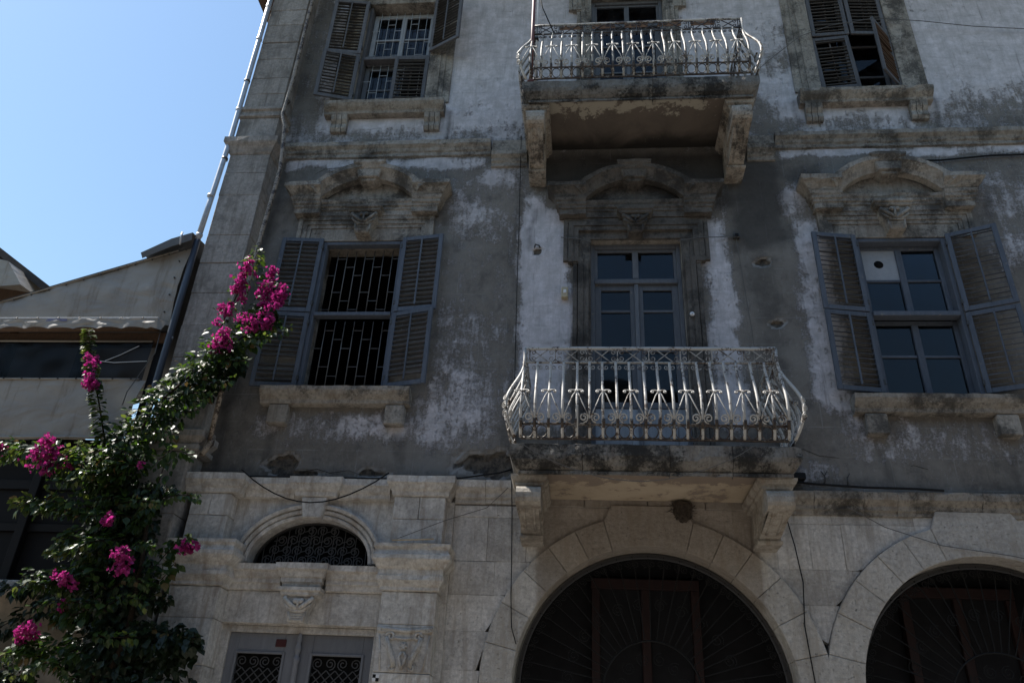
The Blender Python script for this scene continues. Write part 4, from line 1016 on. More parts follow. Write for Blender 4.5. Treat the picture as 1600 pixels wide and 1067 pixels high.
pt('arch_keystone', 'prism', [(-2.93, 3.90), (-2.73, 3.90), (-2.69, 4.12), (-2.97, 4.12)], -.13, .0, .01)
# fanlight grille
FG = empty('fanlight', HOUSE)
m = MB(); m.sweep(epts, [(-.13, -.018), (-.13, .0), (-.17, .0), (-.17, -.018)]); m.obj('frame', 'dark_iron', FG)
sm = MB(); sm.tube([(p[0], 0, p[1]) for p in scroll(0, 0, .058, 1.6, 0, 1, 18)], .0062, 4); sme = sm.mesh('scroll', 'grille_grey')
cm_ = MB(); cm_.tube([(-.065, 0, -.06), (-.03, 0, -.02), (0, 0, .05)], .0055, 4); cme = cm_.mesh('stem', 'grille_grey')
for r in range(4):
    for c in range(-5, 6):
        x = ecx+c*.122+(.061 if r % 2 else 0); z = ezb+.06+r*.105
        if ((x-ecx)/(ea-.06))**2+((z-ezb)/(eb-.05))**2 < 1:
            mk('scroll', sme, FG, (x, .14, z), (0, 2.1 if c % 2 else -.6, 0), ((1 if c % 2 else -1), 1, 1)); mk('stem', cme, FG, (x, .145, z), (0, .6 if c % 2 else -.5, 0))
for c in range(-5, 5):
    x = ecx+(c+.5)*.122; zt = ezb+eb*math.sqrt(1-((x-ecx)/ea)**2); one('bar', 'grille_grey', FG, 'tube', [(x, .15, ezb), (x, .15, zt)], .005, 4)
one('backing', 'black_hole', FG, 'box', ecx-.75, ecx+.75, .36, .38, 3.40, 4.05)
# middle entablature and lintel
EP = [(0,0),(.02,.01),(.03,.06),(.045,.07),(.045,.11),(.06,.12),(.075,.17),(.10,.19),(.10,.245),(0,.25)]
pt('entablature', 'mould', -3.60, -3.06, -.02, EP, 3.18, .1, .002, False); pt('entablature', 'mould', -2.59, -1.97, -.02, EP, 3.18, .1, .002, False)
pt('entablature_block', 'mould', -2.99, -2.66, -.08, EP, 3.183, .1, .002, True)
pt('lintel_stone', 'cbox', -3.60, -1.97, -.012, .03, 2.865, 3.178, .006, .002)
console(PT, -2.81, 2.87, 3.20, .30, -.09, 'portal_stone')
pt('soffit_stone', 'box', -3.60, -1.98, .03, .34, 2.855, 3.44)
# pier capitals
KP = [(0,0),(.02,.01),(.02,.04),(.035,.06),(.06,.10),(.06,.14),(.05,.15),(.05,.20),(.07,.22),(.10,.26),(.12,.29),(.12,.33),(.10,.345),(.09,.38),(.11,.41),(.11,.44),(0,.455)]
for a, b in ((-4.16, -3.60), (-1.97, -1.43)):
    pt('capital', 'mould', a, b, -.22, KP, 3.17, .08, .003, True, .10)
    for z0_, z1_ in ((2.865, 3.168), (2.0, 2.44), (1.5, 1.998), (1.0, 1.498), (.5, .998), (0.13, .498)):
        pt('pier_stone', 'cbox', a, b, -.22, .2, z0_, z1_-.002, .006, .002)
# carved panel on the pier by the arch, plain block on the other
pt('pier_stone', 'cbox', -4.16, -3.60, -.22, .2, 2.442, 2.862, .006, .002)
pt('carved_panel', 'cbox', -1.97, -1.43, -.222, .2, 2.442, 2.862, .005)
cv = MB(); y = -.228
cv.tube([(-1.97, y, 2.83), (-1.70, y-.004, 2.805), (-1.43, y, 2.83)], .018, 6); cv.tube([(-1.96, y, 2.80), (-1.70, y, 2.812), (-1.44, y, 2.80)], .012, 6)
for x in (-1.95, -1.45): cv.tube([(x+.014*math.cos(t*.7), y-.006, 2.82+.014*math.sin(t*.7)) for t in range(10)], .011, 6)
for sg in (-1, 1):
    cx_ = -1.70
    cv.tube([(cx_+sg*.13+p[0]*sg, y-.004, p[1]) for p in scroll(0, 2.755, .042, 1.2, 0, 1, 12)], .013, 6)
    cv.tube([(cx_+sg*.165, y, 2.75), (cx_+sg*.14, y-.006, 2.66), (cx_+sg*.09, y-.006, 2.56), (cx_+sg*.075, y, 2.49)], .024, 6)
    cv.tube([(cx_+sg*.095+p[0]*sg, y-.004, p[1]) for p in scroll(0, 2.485, .028, 1.2, PI, 1, 10)], .011, 6)
    cv.tube([(cx_+sg*.24, y+.002, 2.77), (cx_+sg*.20, y+.002, 2.46)], .008, 5)
    cv.tube([(cx_, y, 2.47), (cx_+sg*.02, y-.004, 2.53), (cx_+sg*.035, y-.004, 2.58), (cx_+sg*.01, y, 2.62)], .012, 6)
for k in range(6):
    an = k*PI/3; cv.tube([(cx_, y-.004, 2.67), (cx_+.036*math.cos(an), y-.006, 2.67+.036*math.sin(an))], .012, 5)
cv.tube([(cx_-.12, y, 2.745), (cx_, y, 2.735), (cx_+.12, y, 2.745)], .011, 6); cv.obj('carving', 'portal_stone', PT)
pt('return_strip', 'box', -1.43, -1.36, -.05, .05, 0, 4.115)
# entrance doors
ED = empty('entrance_door', HOUSE); dy = .10
f = MB(); f.cbox(-3.60, -3.52, dy-.06, dy+.06, .13, 2.855, .005); f.cbox(-2.06, -1.98, dy-.06, dy+.06, .13, 2.855, .005); f.cbox(-3.52, -2.06, dy-.058, dy+.058, 2.79, 2.853, .005); f.obj('frame', 'portal_stone', ED)
for a, b, w0, w1 in ((-3.52, -2.81, -3.42, -2.95), (-2.79, -2.06, -2.66, -2.16)):
    m = MB(); m.cbox(a, w0, dy-.025, dy+.025, .14, 2.788, .004); m.cbox(w1, b, dy-.025, dy+.025, .14, 2.788, .004)
    m.cbox(w0, w1, dy-.024, dy+.024, 2.60, 2.788, .004); m.cbox(w0, w1, dy-.024, dy+.024, .14, 1.0, .004); m.obj('door_leaf', 'door_metal', ED)
    m = MB()
    for (p, q, r, s_) in ((w0-.02, w0+.005, 0.98, 2.62), (w1-.005, w1+.02, .98, 2.62)): m.cbox(p, q, dy-.04, dy-.02, r, s_, .004)
    m.cbox(w0+.005, w1-.005, dy-.04, dy-.02, 2.595, 2.62, .004); m.obj('bead', 'door_metal', ED)
    one('backing', 'black_hole', ED, 'box', w0, w1, dy+.04, dy+.05, 1.0, 2.6)
    n = 4; st = (w1-w0)/n
    for k in range(n): one('scroll', 'grille_grey', ED, 'tube', [(p[0], dy, p[1]) for p in scroll(w0+st*(k+.5), 2.53, .056, 1.6, -PI/2, 1 if k % 2 else -1, 18)], .006, 4)
    zA, zB = 1.75, 2.47
    for sg in (1, -1):
        xB = w0-.9
        while xB < w1+.9:
            # bar falls from (xB, zB) sideways to zA, clipped to the opening
            t0, t1 = 0.0, 1.0; dx = sg*(zB-zA); ta, tb = sorted(((w0-xB)/dx, (w1-xB)/dx)); t0, t1 = max(t0, ta), min(t1, tb)
            if t1-t0 > .04: one('lattice_bar', 'grille_grey', ED, 'tube', [(xB+dx*q, dy+.006*sg, zB-(zB-zA)*q) for q in (t0, t1)], .006, 4)
            xB += .088
col = MB(); cx_ = -2.80
rad = [(2.79, .018), (2.74, .026), (2.70, .020), (2.67, .030), (2.64, .032), (2.61, .022), (2.585, .020), (2.57, .034), (2.54, .034), (2.52, .026), (2.3, .030), (1.6, .032), (1.0, .034), (.15, .036)]
nseg = 10; vs = []
for z, r in rad: vs += [(cx_+r*math.cos(2*PI*k/nseg), dy-.05+r*math.sin(2*PI*k/nseg), z) for k in range(nseg)]
col.add(vs, [(i*nseg+k, i*nseg+(k+1) % nseg, (i+1)*nseg+(k+1) % nseg, (i+1)*nseg+k) for i in range(len(rad)-1) for k in range(nseg)], True); col.obj('colonnette', 'door_metal', ED)
NP = MB(); NP.cbox(-3.04, -2.935, dy-.035, dy-.026, 2.665, 2.735, .002); npo = NP.obj('number_plate', 'red_plate')
tag(npo, 'small dark red number plate on grey entrance door', 'plate')
RM = MB(); RM.box(-1.96, -1.93, -.2235, -.2225, 2.39, 2.42); RM.box(-1.93, -1.90, -.2235, -.2225, 2.36, 2.39); rmk = RM.obj('survey_mark', 'black_cable')
RM = MB(); RM.box(-1.93, -1.90, -.2235, -.2225, 2.391, 2.42); RM.box(-1.96, -1.931, -.2235, -.2225, 2.36, 2.39); r2_ = RM.obj('white_square', 'white_plastic', rmk)
tag(rmk, 'tiny black and white checkered survey mark below carved panel', 'mark')

# ------------------------------------------------------------------ pipes, cables, small fittings
def thing(name, mat, label, cat, fn, *a, **k):
    m = MB(); getattr(m, fn)(*a, **k); return tag(m.obj(name, mat), label, cat)
dp = tag(empty('downspout'), 'silvery metal downspout running up the outer corner of the house', 'downspout')
m = MB(); m.tube([(-4.785, -.36, z) for z in (3.2, 5, 6.4, 7.28)], .040, 10); m.obj('lower_pipe', 'shaded_pipe', dp)  # shade of the awning is put into the dark colour of this length
m = MB(); m.tube([(-4.785, -.36, 7.28), (-4.78, -.34, 7.9), (-4.755, -.33, 9), (-4.755, -.33, 10.5), (-4.755, -.33, 12.75)], .036, 10); m.obj('pipe', 'zinc', dp)
for z in (5.9, 7.36, 7.98, 8.62, 9.5, 10.05, 10.9, 11.6):
    m = MB(); m.tube([(-4.755 if z > 8 else -4.785, -.33 if z > 8 else -.355, z-.015), (-4.755 if z > 8 else -4.785, -.33 if z > 8 else -.355, z+.015)], .043, 10); m.obj('pipe_clip', 'zinc' if z not in (8.62, 10.05) else 'dark_iron', dp)
rp = tag(empty('drainpipe'), 'thin rusty drainpipe in the angle beside the corner pilaster', 'pipe')
m = MB(); m.tube([(-4.08, -0.33, 12.7), (-4.09, -0.34, 11.5), (-4.08, -0.35, 10.0), (-4.10, -0.36, 9.35), (-4.03, -0.36, 9.15), (-3.99, -0.36, 8.84), (-3.95, -0.35, 8.39), (-3.99, -0.35, 7.4), (-4.01, -0.35, 6.0), (-4.01, -0.34, 4.66)], .027, 8); m.obj('pipe', 'rust_pipe', rp)
m = MB(); m.tube([(-4.01, -.31, 4.72), (-4.01, -.31, 4.62), (-4.03, -.32, 4.58), (-4.06, -.34, 4.48)], .042, 8, .030); m.obj('outlet', 'rust_pipe', rp)
one('bracket', 'dark_iron', rp, 'tube', [(-4.16, -.25, 9.62), (-4.06, -.33, 9.64)], .02, 5)
one('bracket', 'dark_iron', rp, 'tube', [(-4.16, -.24, 6.9), (-3.98, -.33, 6.9)], .018, 5)
thing('cable', 'black_cable', 'long thin black cable hanging down the wall beside both balconies', 'cable', 'tube', [(-.86, -.125, 9.1), (-.86, -.03, 8.6), (-.84, -.025, 7.8), (-.83, -.03, 7.0), (-.81, -.025, 6.0), (-.79, -.03, 5.2), (-.77, -.14, 4.35), (-.76, -.03, 4.05), (-.74, -.02, 3.5), (-.73, -.06, 3.2), (-.71, -.062, 2.9), (-.66, -.062, 2.75)], .005, 5)
thing('cable', 'black_cable', 'black cable sagging across the arched fanlight portal', 'cable', 'tube', [(-3.60, -.31, 4.34)]+[(-3.58+1.56*t/12, -.32, 4.33-.33*math.sin(PI*t/12)**.9) for t in range(13)], .0075, 5)
thing('cable', 'black_cable', 'black cable lying along the portal cornice top', 'cable', 'tube', [(-4.3, -.10, 4.335), (-3.6, -.09, 4.345), (-2.9, -.10, 4.345), (-2.0, -.09, 4.345), (-1.3, -.11, 4.36), (-.9, -.12, 4.42), (-.74, -.12, 4.47)], .009, 5)
thing('cable', 'black_cable', 'thick black cable along the cornice under the wide window', 'cable', 'tube', [(1.95, -.12, 4.385), (2.3, -.13, 4.35), (2.75, -.13, 4.325), (3.25, -.14, 4.315), (3.5, -.13, 4.305)], .012, 6)
thing('cable', 'grey_cable', 'slack grey wire hung below the lower balcony slab', 'cable', 'tube', [(-.62+2.3*t/16, -1.02+.0*t, 4.40-.36*math.sin(PI*min(1, t/15.0))**.85+.0) for t in range(16)], .0042, 4)
thing('cable', 'grey_cable', 'grey wire on the wall between door head and junction box', 'cable', 'tube', [(-.31, -.09, 7.46), (-.1, -.10, 7.43), (.05, -.04, 7.42)], .006, 4)
thing('cable', 'grey_cable', 'grey wire running from door surround to junction box', 'cable', 'tube', [(1.10, -.05, 7.42), (1.35, -.10, 7.43), (1.6, -.03, 7.48), (1.79, -.03, 7.50)], .006, 4)
thing('cable', 'grey_cable', 'thin wire dropping from the junction box to the balcony', 'cable', 'tube', [(1.80, -.02, 7.46), (1.83, -.015, 6.8), (1.86, -.02, 6.2), (1.87, -.02, 5.5), (1.9, -.02, 4.6)], .005, 4)
thing('cable', 'grey_cable', 'loose wire crossing the top window with the half open shutter', 'cable', 'tube', [(2.1, -.08, 10.0), (2.5, -.09, 10.42), (2.95, -.10, 10.85), (3.4, -.12, 11.03), (4.0, -.13, 11.13), (4.6, -.10, 11.08), (5.3, -.06, 10.98), (6.3, -.05, 10.86)], .005, 4)
thing('cable', 'black_cable', 'dark cable above the curved pediment on the wall', 'cable', 'tube', [(3.98, -.05, 8.60), (4.4, -.03, 8.62), (5.0, -.03, 8.68), (6.2, -.03, 8.70)], .013, 5)
thing('cable', 'black_cable', 'thin cable winding down the pier between the two big arches', 'cable', 'tube', [(1.98, -.03, 4.05), (2.03, -.03, 3.75), (2.06, -.05, 3.4), (2.02, -.062, 3.0), (2.05, -.062, 2.5), (2.06, -.062, 2.0)], .0065, 4)
thing('cable', 'grey_cable', 'faint wire slanting down over the second big arch', 'cable', 'tube', [(2.55, -.14, 4.12), (2.9, -.06, 3.95), (3.4, -.062, 3.78), (4.0, -.062, 3.70), (4.6, -.065, 3.58)], .0045, 4)
thing('cable', 'grey_cable', 'thin wire slanting over the portal pier towards the balcony', 'cable', 'tube', [(-1.85, -.36, 3.64), (-1.4, -.30, 3.85), (-1.0, -.20, 4.02), (-.8, -.15, 4.25)], .004, 4)
jb = tag(empty('junction_box'), 'small black junction box on the wall right of the balcony door', 'box')
one('body', 'dark_iron', jb, 'cbox', 1.77, 1.84, -.05, .0, 7.46, 7.53, .006); one('cover', 'black_cable', jb, 'cbox', 1.785, 1.825, -.062, -.05, 7.475, 7.515, .004)
ic = tag(empty('intercom_box'), 'cream plastic bell box on the wall beside the balcony door', 'box')
one('body', 'cream_plastic', ic, 'cbox', -.295, -.215, -.075, -.0, 6.61, 6.755, .008); one('button', 'white_plastic', ic, 'cbox', -.27, -.235, -.086, -.075, 6.66, 6.71, .005)
ph = tag(empty('wall_disc'), 'small round white disc on the stone door jamb', 'disc')
one('disc', 'white_plastic', ph, 'tube', [(1.20, -.10, 6.36), (1.20, -.085, 6.36)], .026, 14); one('stud', 'zinc', ph, 'tube', [(1.20, -.106, 6.36), (1.20, -.10, 6.36)], .006, 8)
bx_ = tag(empty('cable_box'), 'black plastic cable box above the cornice by the lower balcony', 'box')
one('body', 'black_cable', bx_, 'cbox', 2.04, 2.20, -.14, -.01, 4.40, 4.47, .008); one('lead', 'black_cable', bx_, 'tube', [(2.07, -.05, 4.46), (2.05, -.02, 4.6)], .008, 5)
for k, (x, z) in enumerate(((2.40, 4.42), (2.62, 4.40))):
    hk = tag(empty('cable_hook'), ('forked iron cable hook next to the black cable box', 'single iron cable hook further along the cornice')[k], 'hook')
    one('pin', 'dark_iron', hk, 'tube', [(x, .02, z-.02), (x, -.06, z-.02), (x, -.07, z+.05)], .007, 5)
    for sg in ((-1, 1) if k == 0 else (1,)): one('prong', 'dark_iron', hk, 'tube', [(x, -.07, z+.04), (x+sg*.03, -.07, z+.09)], .006, 5)
sp_ = tag(empty('wall_spike'), 'bent iron spike sticking out of the pale wall by the door', 'spike')
one('shaft', 'dark_iron', sp_, 'tube', [(-.64, .02, 7.38), (-.62, -.09, 7.36), (-.57, -.13, 7.31)], .009, 5); one('tip', 'dark_iron', sp_, 'tube', [(-.57, -.13, 7.31), (-.56, -.13, 7.28)], .012, 5)
pk = tag(empty('flag_pole'), 'rust red pole standing at the corner of the upper balcony', 'pole')
one('pole', 'red_pole', pk, 'tube', [(-.69, -.93, 9.22), (-.695, -.94, 10.2), (-.70, -.95, 12.2)], .024, 8); one('foot', 'red_pole', pk, 'cbox', -.73, -.65, -.97, -.89, 9.205, 9.23, .004)
p2 = tag(empty('white_pole'), 'thin white pole behind the red pole on the upper balcony', 'pole')
one('pole', 'white_plastic', p2, 'tube', [(-.64, -.86, 9.22), (-.655, -.86, 12.2)], .013, 8); one('clamp', 'dark_iron', p2, 'cbox', -.67, -.62, -.905, -.84, 10.05, 10.08, .004)
thing('cable', 'black_cable', 'black cable slanting down to the upper balcony rail', 'cable', 'tube', [(-.72, -.9, 11.4), (-.58, -.92, 10.6), (-.42, -.93, 10.1)], .008, 5)
# rusted scraps of sheet tied behind the upper railing frieze
for k in range(5):
    x = -.35+k*.42; sc_ = MB(); sc_.cbox(x, x+.30, -.895, -.890, 10.19, 10.27+RNG.uniform(-.02,.01), .002)
    tag(sc_.obj('tin_strip', 'tin'), ('first', 'second', 'third', 'fourth', 'fifth')[k]+' rusty tin strip from the red pole behind the upper handrail', 'strip', 'tin strips behind the upper handrail')
st = tag(empty('dry_reed'), 'dry pale reed lying across the portal pier capital', 'stick')
one('stalk', 'stick', st, 'tube', [(-1.90, -.33, 3.635), (-1.62, -.36, 3.64), (-1.48, -.37, 3.645)], .008, 5); one('splinter', 'stick', st, 'tube', [(-1.62, -.36, 3.645), (-1.52, -.345, 3.65)], .004, 4)
nb = MB(); c0 = Vector((.965, -.05, 4.03))
vs = []; fs = []; nu, nv = 14, 8
for j in range(nv+1):
    ph_ = PI*j/nv*.5
    for i in range(nu):
        th = 2*PI*i/nu; rr = .10*math.cos(ph_)**.7; jx = RNG.uniform(.9, 1.1)
        vs.append((c0.x+rr*math.cos(th)*jx, c0.y+rr*.8*math.sin(th)*jx, c0.z+.12-.19*math.sin(ph_)*jx))
nb.add(vs, [(j*nu+i, j*nu+(i+1) % nu, (j+1)*nu+(i+1) % nu, (j+1)*nu+i) for j in range(nv) for i in range(nu)])
for k in range(60):
    th = RNG.uniform(0, 2*PI); z = c0.z+RNG.uniform(-.04, .1); rr = .09
    a = Vector((c0.x+rr*math.cos(th), c0.y+rr*.8*math.sin(th), z)); nb.tube([a, a+Vector((RNG.uniform(-.07,.07), RNG.uniform(-.03,.0), RNG.uniform(-.05,.04)))], .003, 3)
tag(nb.obj('bird_nest', 'nest'), 'brown mud bird nest under the lower balcony beside the arch keystone', 'nest')

# ------------------------------------------------------------------ neighbour at the left: terrace house with tarpaulins
NH = tag(empty('terrace_house'), 'low neighbouring house with an enclosed terrace behind tarpaulins', 'building')
one('wall', 'house_wall', NH, 'box', -11, -4.86, -.16, .2, 0, 3.03)
one('ledge', 'ground_stone', NH, 'cbox', -11, -4.90, -.30, .2, 3.035, 3.15, .01, .003)
one('window_beam', 'black_cable', NH, 'box', -11, -4.9, -.10, -.02, 3.70, 3.78); one('window_beam', 'black_cable', NH, 'box', -11, -4.9, -.10, -.02, 4.16, 4.26)
for x in (-9.4, -8.0, -6.9, -5.95, -4.99): one('post', 'black_cable', NH, 'cbox', x-.05, x+.05, -.16, -.06, 3.15, 6.10, .006)
one('head_beam', 'brown_wood', NH, 'cbox', -11, -4.93, -.20, -.05, 5.93, 6.06, .006)
for a_, b_ in ((-9.35, -8.05), (-7.95, -6.95), (-6.85, -6.0), (-5.9, -5.04)):
    one('pane', 'dark_pane', NH, 'box', a_, b_, -.07, -.06, 3.16, 3.69); one('pane', 'dark_pane', NH, 'box', a_, b_, -.07, -.06, 3.79, 4.15); one('pane', 'dark_pane', NH, 'box', a_, b_, -.07, -.06, 4.27, 4.75)
one('back_wall', 'interior', NH, 'box', -11, -4.93, 3.0, 3.2, 0, 5.6); one('back_wall', 'interior', NH, 'box', -6.5, -4.93, 3.01, 3.19, 5.6, 6.95); one('terrace_floor', 'interior', NH, 'box', -11, -4.86, .2, 3.0, 3.0, 3.1)
def topz(x): return 7.18+(x+4.86)*.358
rfm = MB(); rfm.add([(-10.2, -.36, topz(-10.2)+.02), (-4.88, -.36, topz(-4.88)+.02), (-4.88, 3.2, topz(-4.88)+.35), (-10.2, 3.2, topz(-10.2)+.35)], [(0,1,2,3)]); rfm.obj('roof', 'sheet_metal', NH)
one('side_wall', 'house_wall', NH, 'box', -4.92, -4.725, .36, 3.2, 0, 6.9)
# metal roof flashing near the pilaster
FL = tag(empty('metal_flashing'), 'dark bent metal roof sheet above the tarpaulin, touching the downspout', 'sheet')
fl = MB(); fl.add([(-5.40, -.46, 7.03), (-5.05, -.48, 7.22), (-4.80, -.48, 7.31), (-5.40, .6, 7.20), (-5.05, .6, 7.4), (-4.80, .6, 7.5), (-5.37, -.44, 6.96), (-5.03, -.46, 7.12), (-4.80, -.46, 7.21)], [(0,1,4,3),(1,2,5,4),(0,6,7,1),(1,7,8,2)]); fl.obj('sheet', 'sheet_metal', FL)
one('hook', 'zinc', FL, 'tube', [(-4.92, -.50, 7.30), (-4.90, -.53, 7.22), (-4.91, -.49, 7.12)], .012, 6)

def cloth(name, mat, parent, f, nu, nv):
    m = MB(); vs = [f(i/nu, j/nv) for j in range(nv+1) for i in range(nu+1)]
    m.add(vs, [(j*(nu+1)+i, j*(nu+1)+i+1, (j+1)*(nu+1)+i+1, (j+1)*(nu+1)+i) for j in range(nv) for i in range(nu)], True)
    return m.obj(name, mat, parent)
UT = tag(empty('tarpaulin'), 'beige sloping tarpaulin panel above the scalloped awning edge', 'tarpaulin')
def upper(u, v):
    x = -7.75+u*2.91; zb = 6.08; zt = max(topz(x), zb+.02); z = zb+(zt-zb)*v
    w = .012*noise.noise((x*1.5, 0, z*3))+.010*noise.noise((x*5+z*2, 4, z*6))*math.exp(-((z-6.55)/.25)**2)*2
    return (x-.03*math.sin(v*PI)*(u > .97), -.33+w-.02*math.sin(v*PI), z)
cloth('cloth', 'tarp', UT, upper, 90, 30)
for k in range(12):
    x = -7.1+k*.2; one('eyelet', 'dark_iron', UT, 'tube', [(x, -.355, topz(x)-.02), (x, -.345, topz(x)-.02)], .010, 8)
m = MB(); m.tube([(-7.7+.3*k, -.345, topz(-7.7+.3*k)+.006) for k in range(10)], .012, 5); m.obj('hem', 'tarp', UT)
for k in range(4):
    z = 6.25+k*.24; one('eyelet', 'dark_iron', UT, 'tube', [(-4.94, -.365, z), (-4.94, -.35, z)], .010, 8)
AW = tag(empty('awning'), 'rolled beige awning with scalloped valance', 'awning')
def val(u, v):
    x = -7.75+u*2.80; sc = .035*abs(math.sin(PI*(x+7.75)/.30))
    z = 6.125-(.145+.0*sc)*v-sc*v*(-1)*.9+(0 if v < 1 else 0)
    return (x, -.425-.010*noise.noise((x*6, 2, v*3))-.008*math.sin(x*21)*v, z+.012*noise.noise((x*4, 1, v))*v)
cloth('valance', 'tarp', AW, val, 160, 8)
m = MB(); m.cbox(-7.75, -4.95, -.42, -.36, 6.122, 6.142, .005); m.obj('front_bar', 'white_wood', AW)
m = MB(); m.tube([(-7.75, -.33, 6.05), (-4.97, -.33, 6.05)], .05, 8); m.obj('roller', 'brown_wood', AW)
m = MB(); m.add([(-4.95, -.42, 6.12), (-4.86, -.36, 6.11), (-4.89, -.40, 5.98), (-4.98, -.50, 5.97)], [(0,1,2,3)]); m.obj('end_flap', 'tarp', AW)
for k in range(9): one('cord_tie', 'dark_iron', AW, 'tube', [(-7.2+k*.26, -.435, 6.13), (-7.2+k*.26, -.46, 6.10)], .006, 5)
one('sticker', 'sticker', AW, 'box', -6.32, -6.06, -.4245, -.4235, 6.085, 6.118)
VW = tag(empty('vinyl_window'), 'dark clear plastic terrace window between awning and lower tarpaulin', 'window')
cloth('sheet', 'vinyl', VW, lambda u, v: (-7.75+u*2.70, -.22+.012*noise.noise((u*9, 0, v*3)), 5.38+.56*v), 40, 10)
one('seam', 'tarp', VW, 'tube', [(-7.75, -.232, 5.93), (-5.05, -.232, 5.92)], .012, 5)
m = MB(); m.tube([(-5.62, -.235, 5.66), (-5.45, -.235, 5.64), (-5.05, -.235, 5.66)], .004, 4); m.tube([(-5.56, -.236, 5.66), (-5.40, -.235, 5.74), (-5.2, -.235, 5.86)], .0035, 4); m.obj('crease', 'white_plastic', VW)
LT = tag(empty('tarpaulin'), 'grey creased tarpaulin hanging below the clear plastic window', 'tarpaulin')
def lower(u, v):
    x = -7.75+u*2.74; z = 4.68+.72*v
    if u > .94: x += (v-.5)*.06
    w = .020*math.sin((x*2.2-z*3.0)*2.0)*noise.noise((x*1.3, 5, z*1.5))*2+.012*noise.noise((x*3-z*4, 0, z*1.5))
    w += .03*math.sin((x+5.0)*9+z*7)*max(0, 1-(-5.0-x)/.7) if x > -5.7 else 0
    return (x, -.27+w, z+.02*math.sin(u*9)*(1-v))
cloth('cloth', 'tarp', LT, lower, 80, 24)
m = MB(); m.tube([(-7.75+.27*k, -.275, 5.405) for k in range(11)], .014, 5); m.obj('hem', 'tarp', LT)
m = MB(); m.tube([(-7.75+.27*k, -.275, 4.69+.006*math.sin(k)) for k in range(11)], .016, 5); m.obj('hem', 'tarp', LT)
for k in range(9): one('eyelet', 'dark_iron', LT, 'tube', [(-6.9+k*.22, -.30, 5.405), (-6.9+k*.22, -.285, 5.405)], .009, 8)
thing('cord', 'grey_cable', 'thin cord hanging between the awning end and the vine', 'cord', 'tube', [(-4.93, -.33, 5.98), (-4.90, -.36, 5.7), (-5.0, -.36, 5.45), (-5.08, -.38, 5.2), (-5.06, -.42, 5.02)], .006, 5)
# farther gabled house
GH = tag(empty('gabled_house'), 'dark gabled house with a projecting canopy behind the tarpaulin', 'building')
one('wall', 'house_wall', GH, 'box', -15.5, -10.3, 4.2, 11, 0, 7.4)
gr = MB(); gr.add([(-16.2, 3, 7.6), (-12.2, 3, 10.75), (-8.4, 3, 8.18), (-16.2, 11, 7.6), (-12.2, 11, 10.75), (-8.4, 11, 8.18), (-16.2, 3, 7.45), (-12.2, 3, 10.6), (-8.4, 3, 8.03)], [(0,1,4,3),(1,2,5,4),(0,6,7,1),(1,7,8,2)]); gr.obj('roof', 'roof_tile', GH)
one('gable', 'brown_wood', GH, 'add', [(-15.5, 4.2, 7.4), (-10.3, 4.2, 7.4), (-10.3, 4.2, 9.2), (-12.2, 4.2, 10.4), (-15.5, 4.2, 8.0)], [(0,1,2,3,4)])
cn = MB(); cn.add([(-12.5, 2.6, 9.55), (-10.30, 2.6, 9.18), (-9.95, 2.6, 9.08), (-9.55, 2.6, 8.60), (-12.5, 4.2, 9.75), (-10.3, 4.2, 9.4), (-9.95, 4.2, 9.25), (-9.5, 4.2, 8.7), (-10.15, 2.6, 8.55), (-10.40, 2.6, 8.98), (-12.5, 2.6, 9.25)], [(0,1,5,4),(1,2,6,5),(2,3,7,6),(0,10,9,1),(1,9,2),(9,8,3,2)]); cn.obj('canopy', 'tarp', GH)

# ------------------------------------------------------------------ bougainvillea
BG = tag(empty('bougainvillea'), 'climbing bougainvillea with magenta flowers and glossy dark leaves on the house corner', 'climbing plant')
R2 = random.Random(21)
def rp_(x, z, y):      # layout points are noted for depth y=-.6
    k = (8+y)/7.4; return Vector((x*k, y, 1.6+(z-1.6)*k))
LEAF = [(0,0,0), (-.34,.28,.05), (.34,.28,.05), (-.36,.55,.06), (.36,.55,.06), (0,.5,-.03), (0,1,-.10)]
LF = [(0,5,1),(0,2,5),(1,5,3),(2,4,5),(3,5,6),(5,4,6)]
def add_leaf(mb, p, d, up, L, w=1.0):
    d = d.normalized(); s = d.cross(up)
    s = s.normalized() if s.length > 1e-4 else Vector((1, 0, 0)); n = s.cross(d)
    mb.add([tuple(p+s*(a*L*w)+d*(b*L)+n*(c*L)) for a, b, c in LEAF], LF)
def rv3(): return Vector((R2.gauss(0, 1), R2.gauss(0, 1), R2.gauss(0, 1)))
def along(pts, t):
    n = len(pts)-1; i = min(n-1, int(t*n)); f = t*n-i; return pts[i].lerp(pts[i+1], f), (pts[i+1]-pts[i]).normalized()
FOL = {'leaf_dry': MB(), 'leaf': MB(), 'leaf_dark': MB(), 'leaf_young': MB()}
def strand(pts, n, spread, L=.075, mat='leaf', young=0.0, stem=.008, droop=.5):
    pts = [rp_(*p) for p in pts]
    for i in range(n):
        t = R2.random(); p, d = along(pts, t); off = rv3(); off = off-d*off.dot(d); off = off.normalized()*spread*R2.random()**.6*(1.1-.5*t)
        dr = (off.normalized()*.7+d*.35+rv3()*.3+Vector((0, -.1, -droop-.3))).normalized()
        mt = 'leaf_dry' if R2.random() < .02 else 'leaf_young' if R2.random() < young*t*t else mat
        add_leaf(FOL[mt], p+off, dr, (Vector((-.1, -.9, .75))+rv3()*.42), L*R2.uniform(.5, 1.3), R2.uniform(.8, 1.1))
    m = MB(); m.tube([tuple(p) for p in pts], stem, 5, stem*.4); m.obj('stem', 'bark', BG)
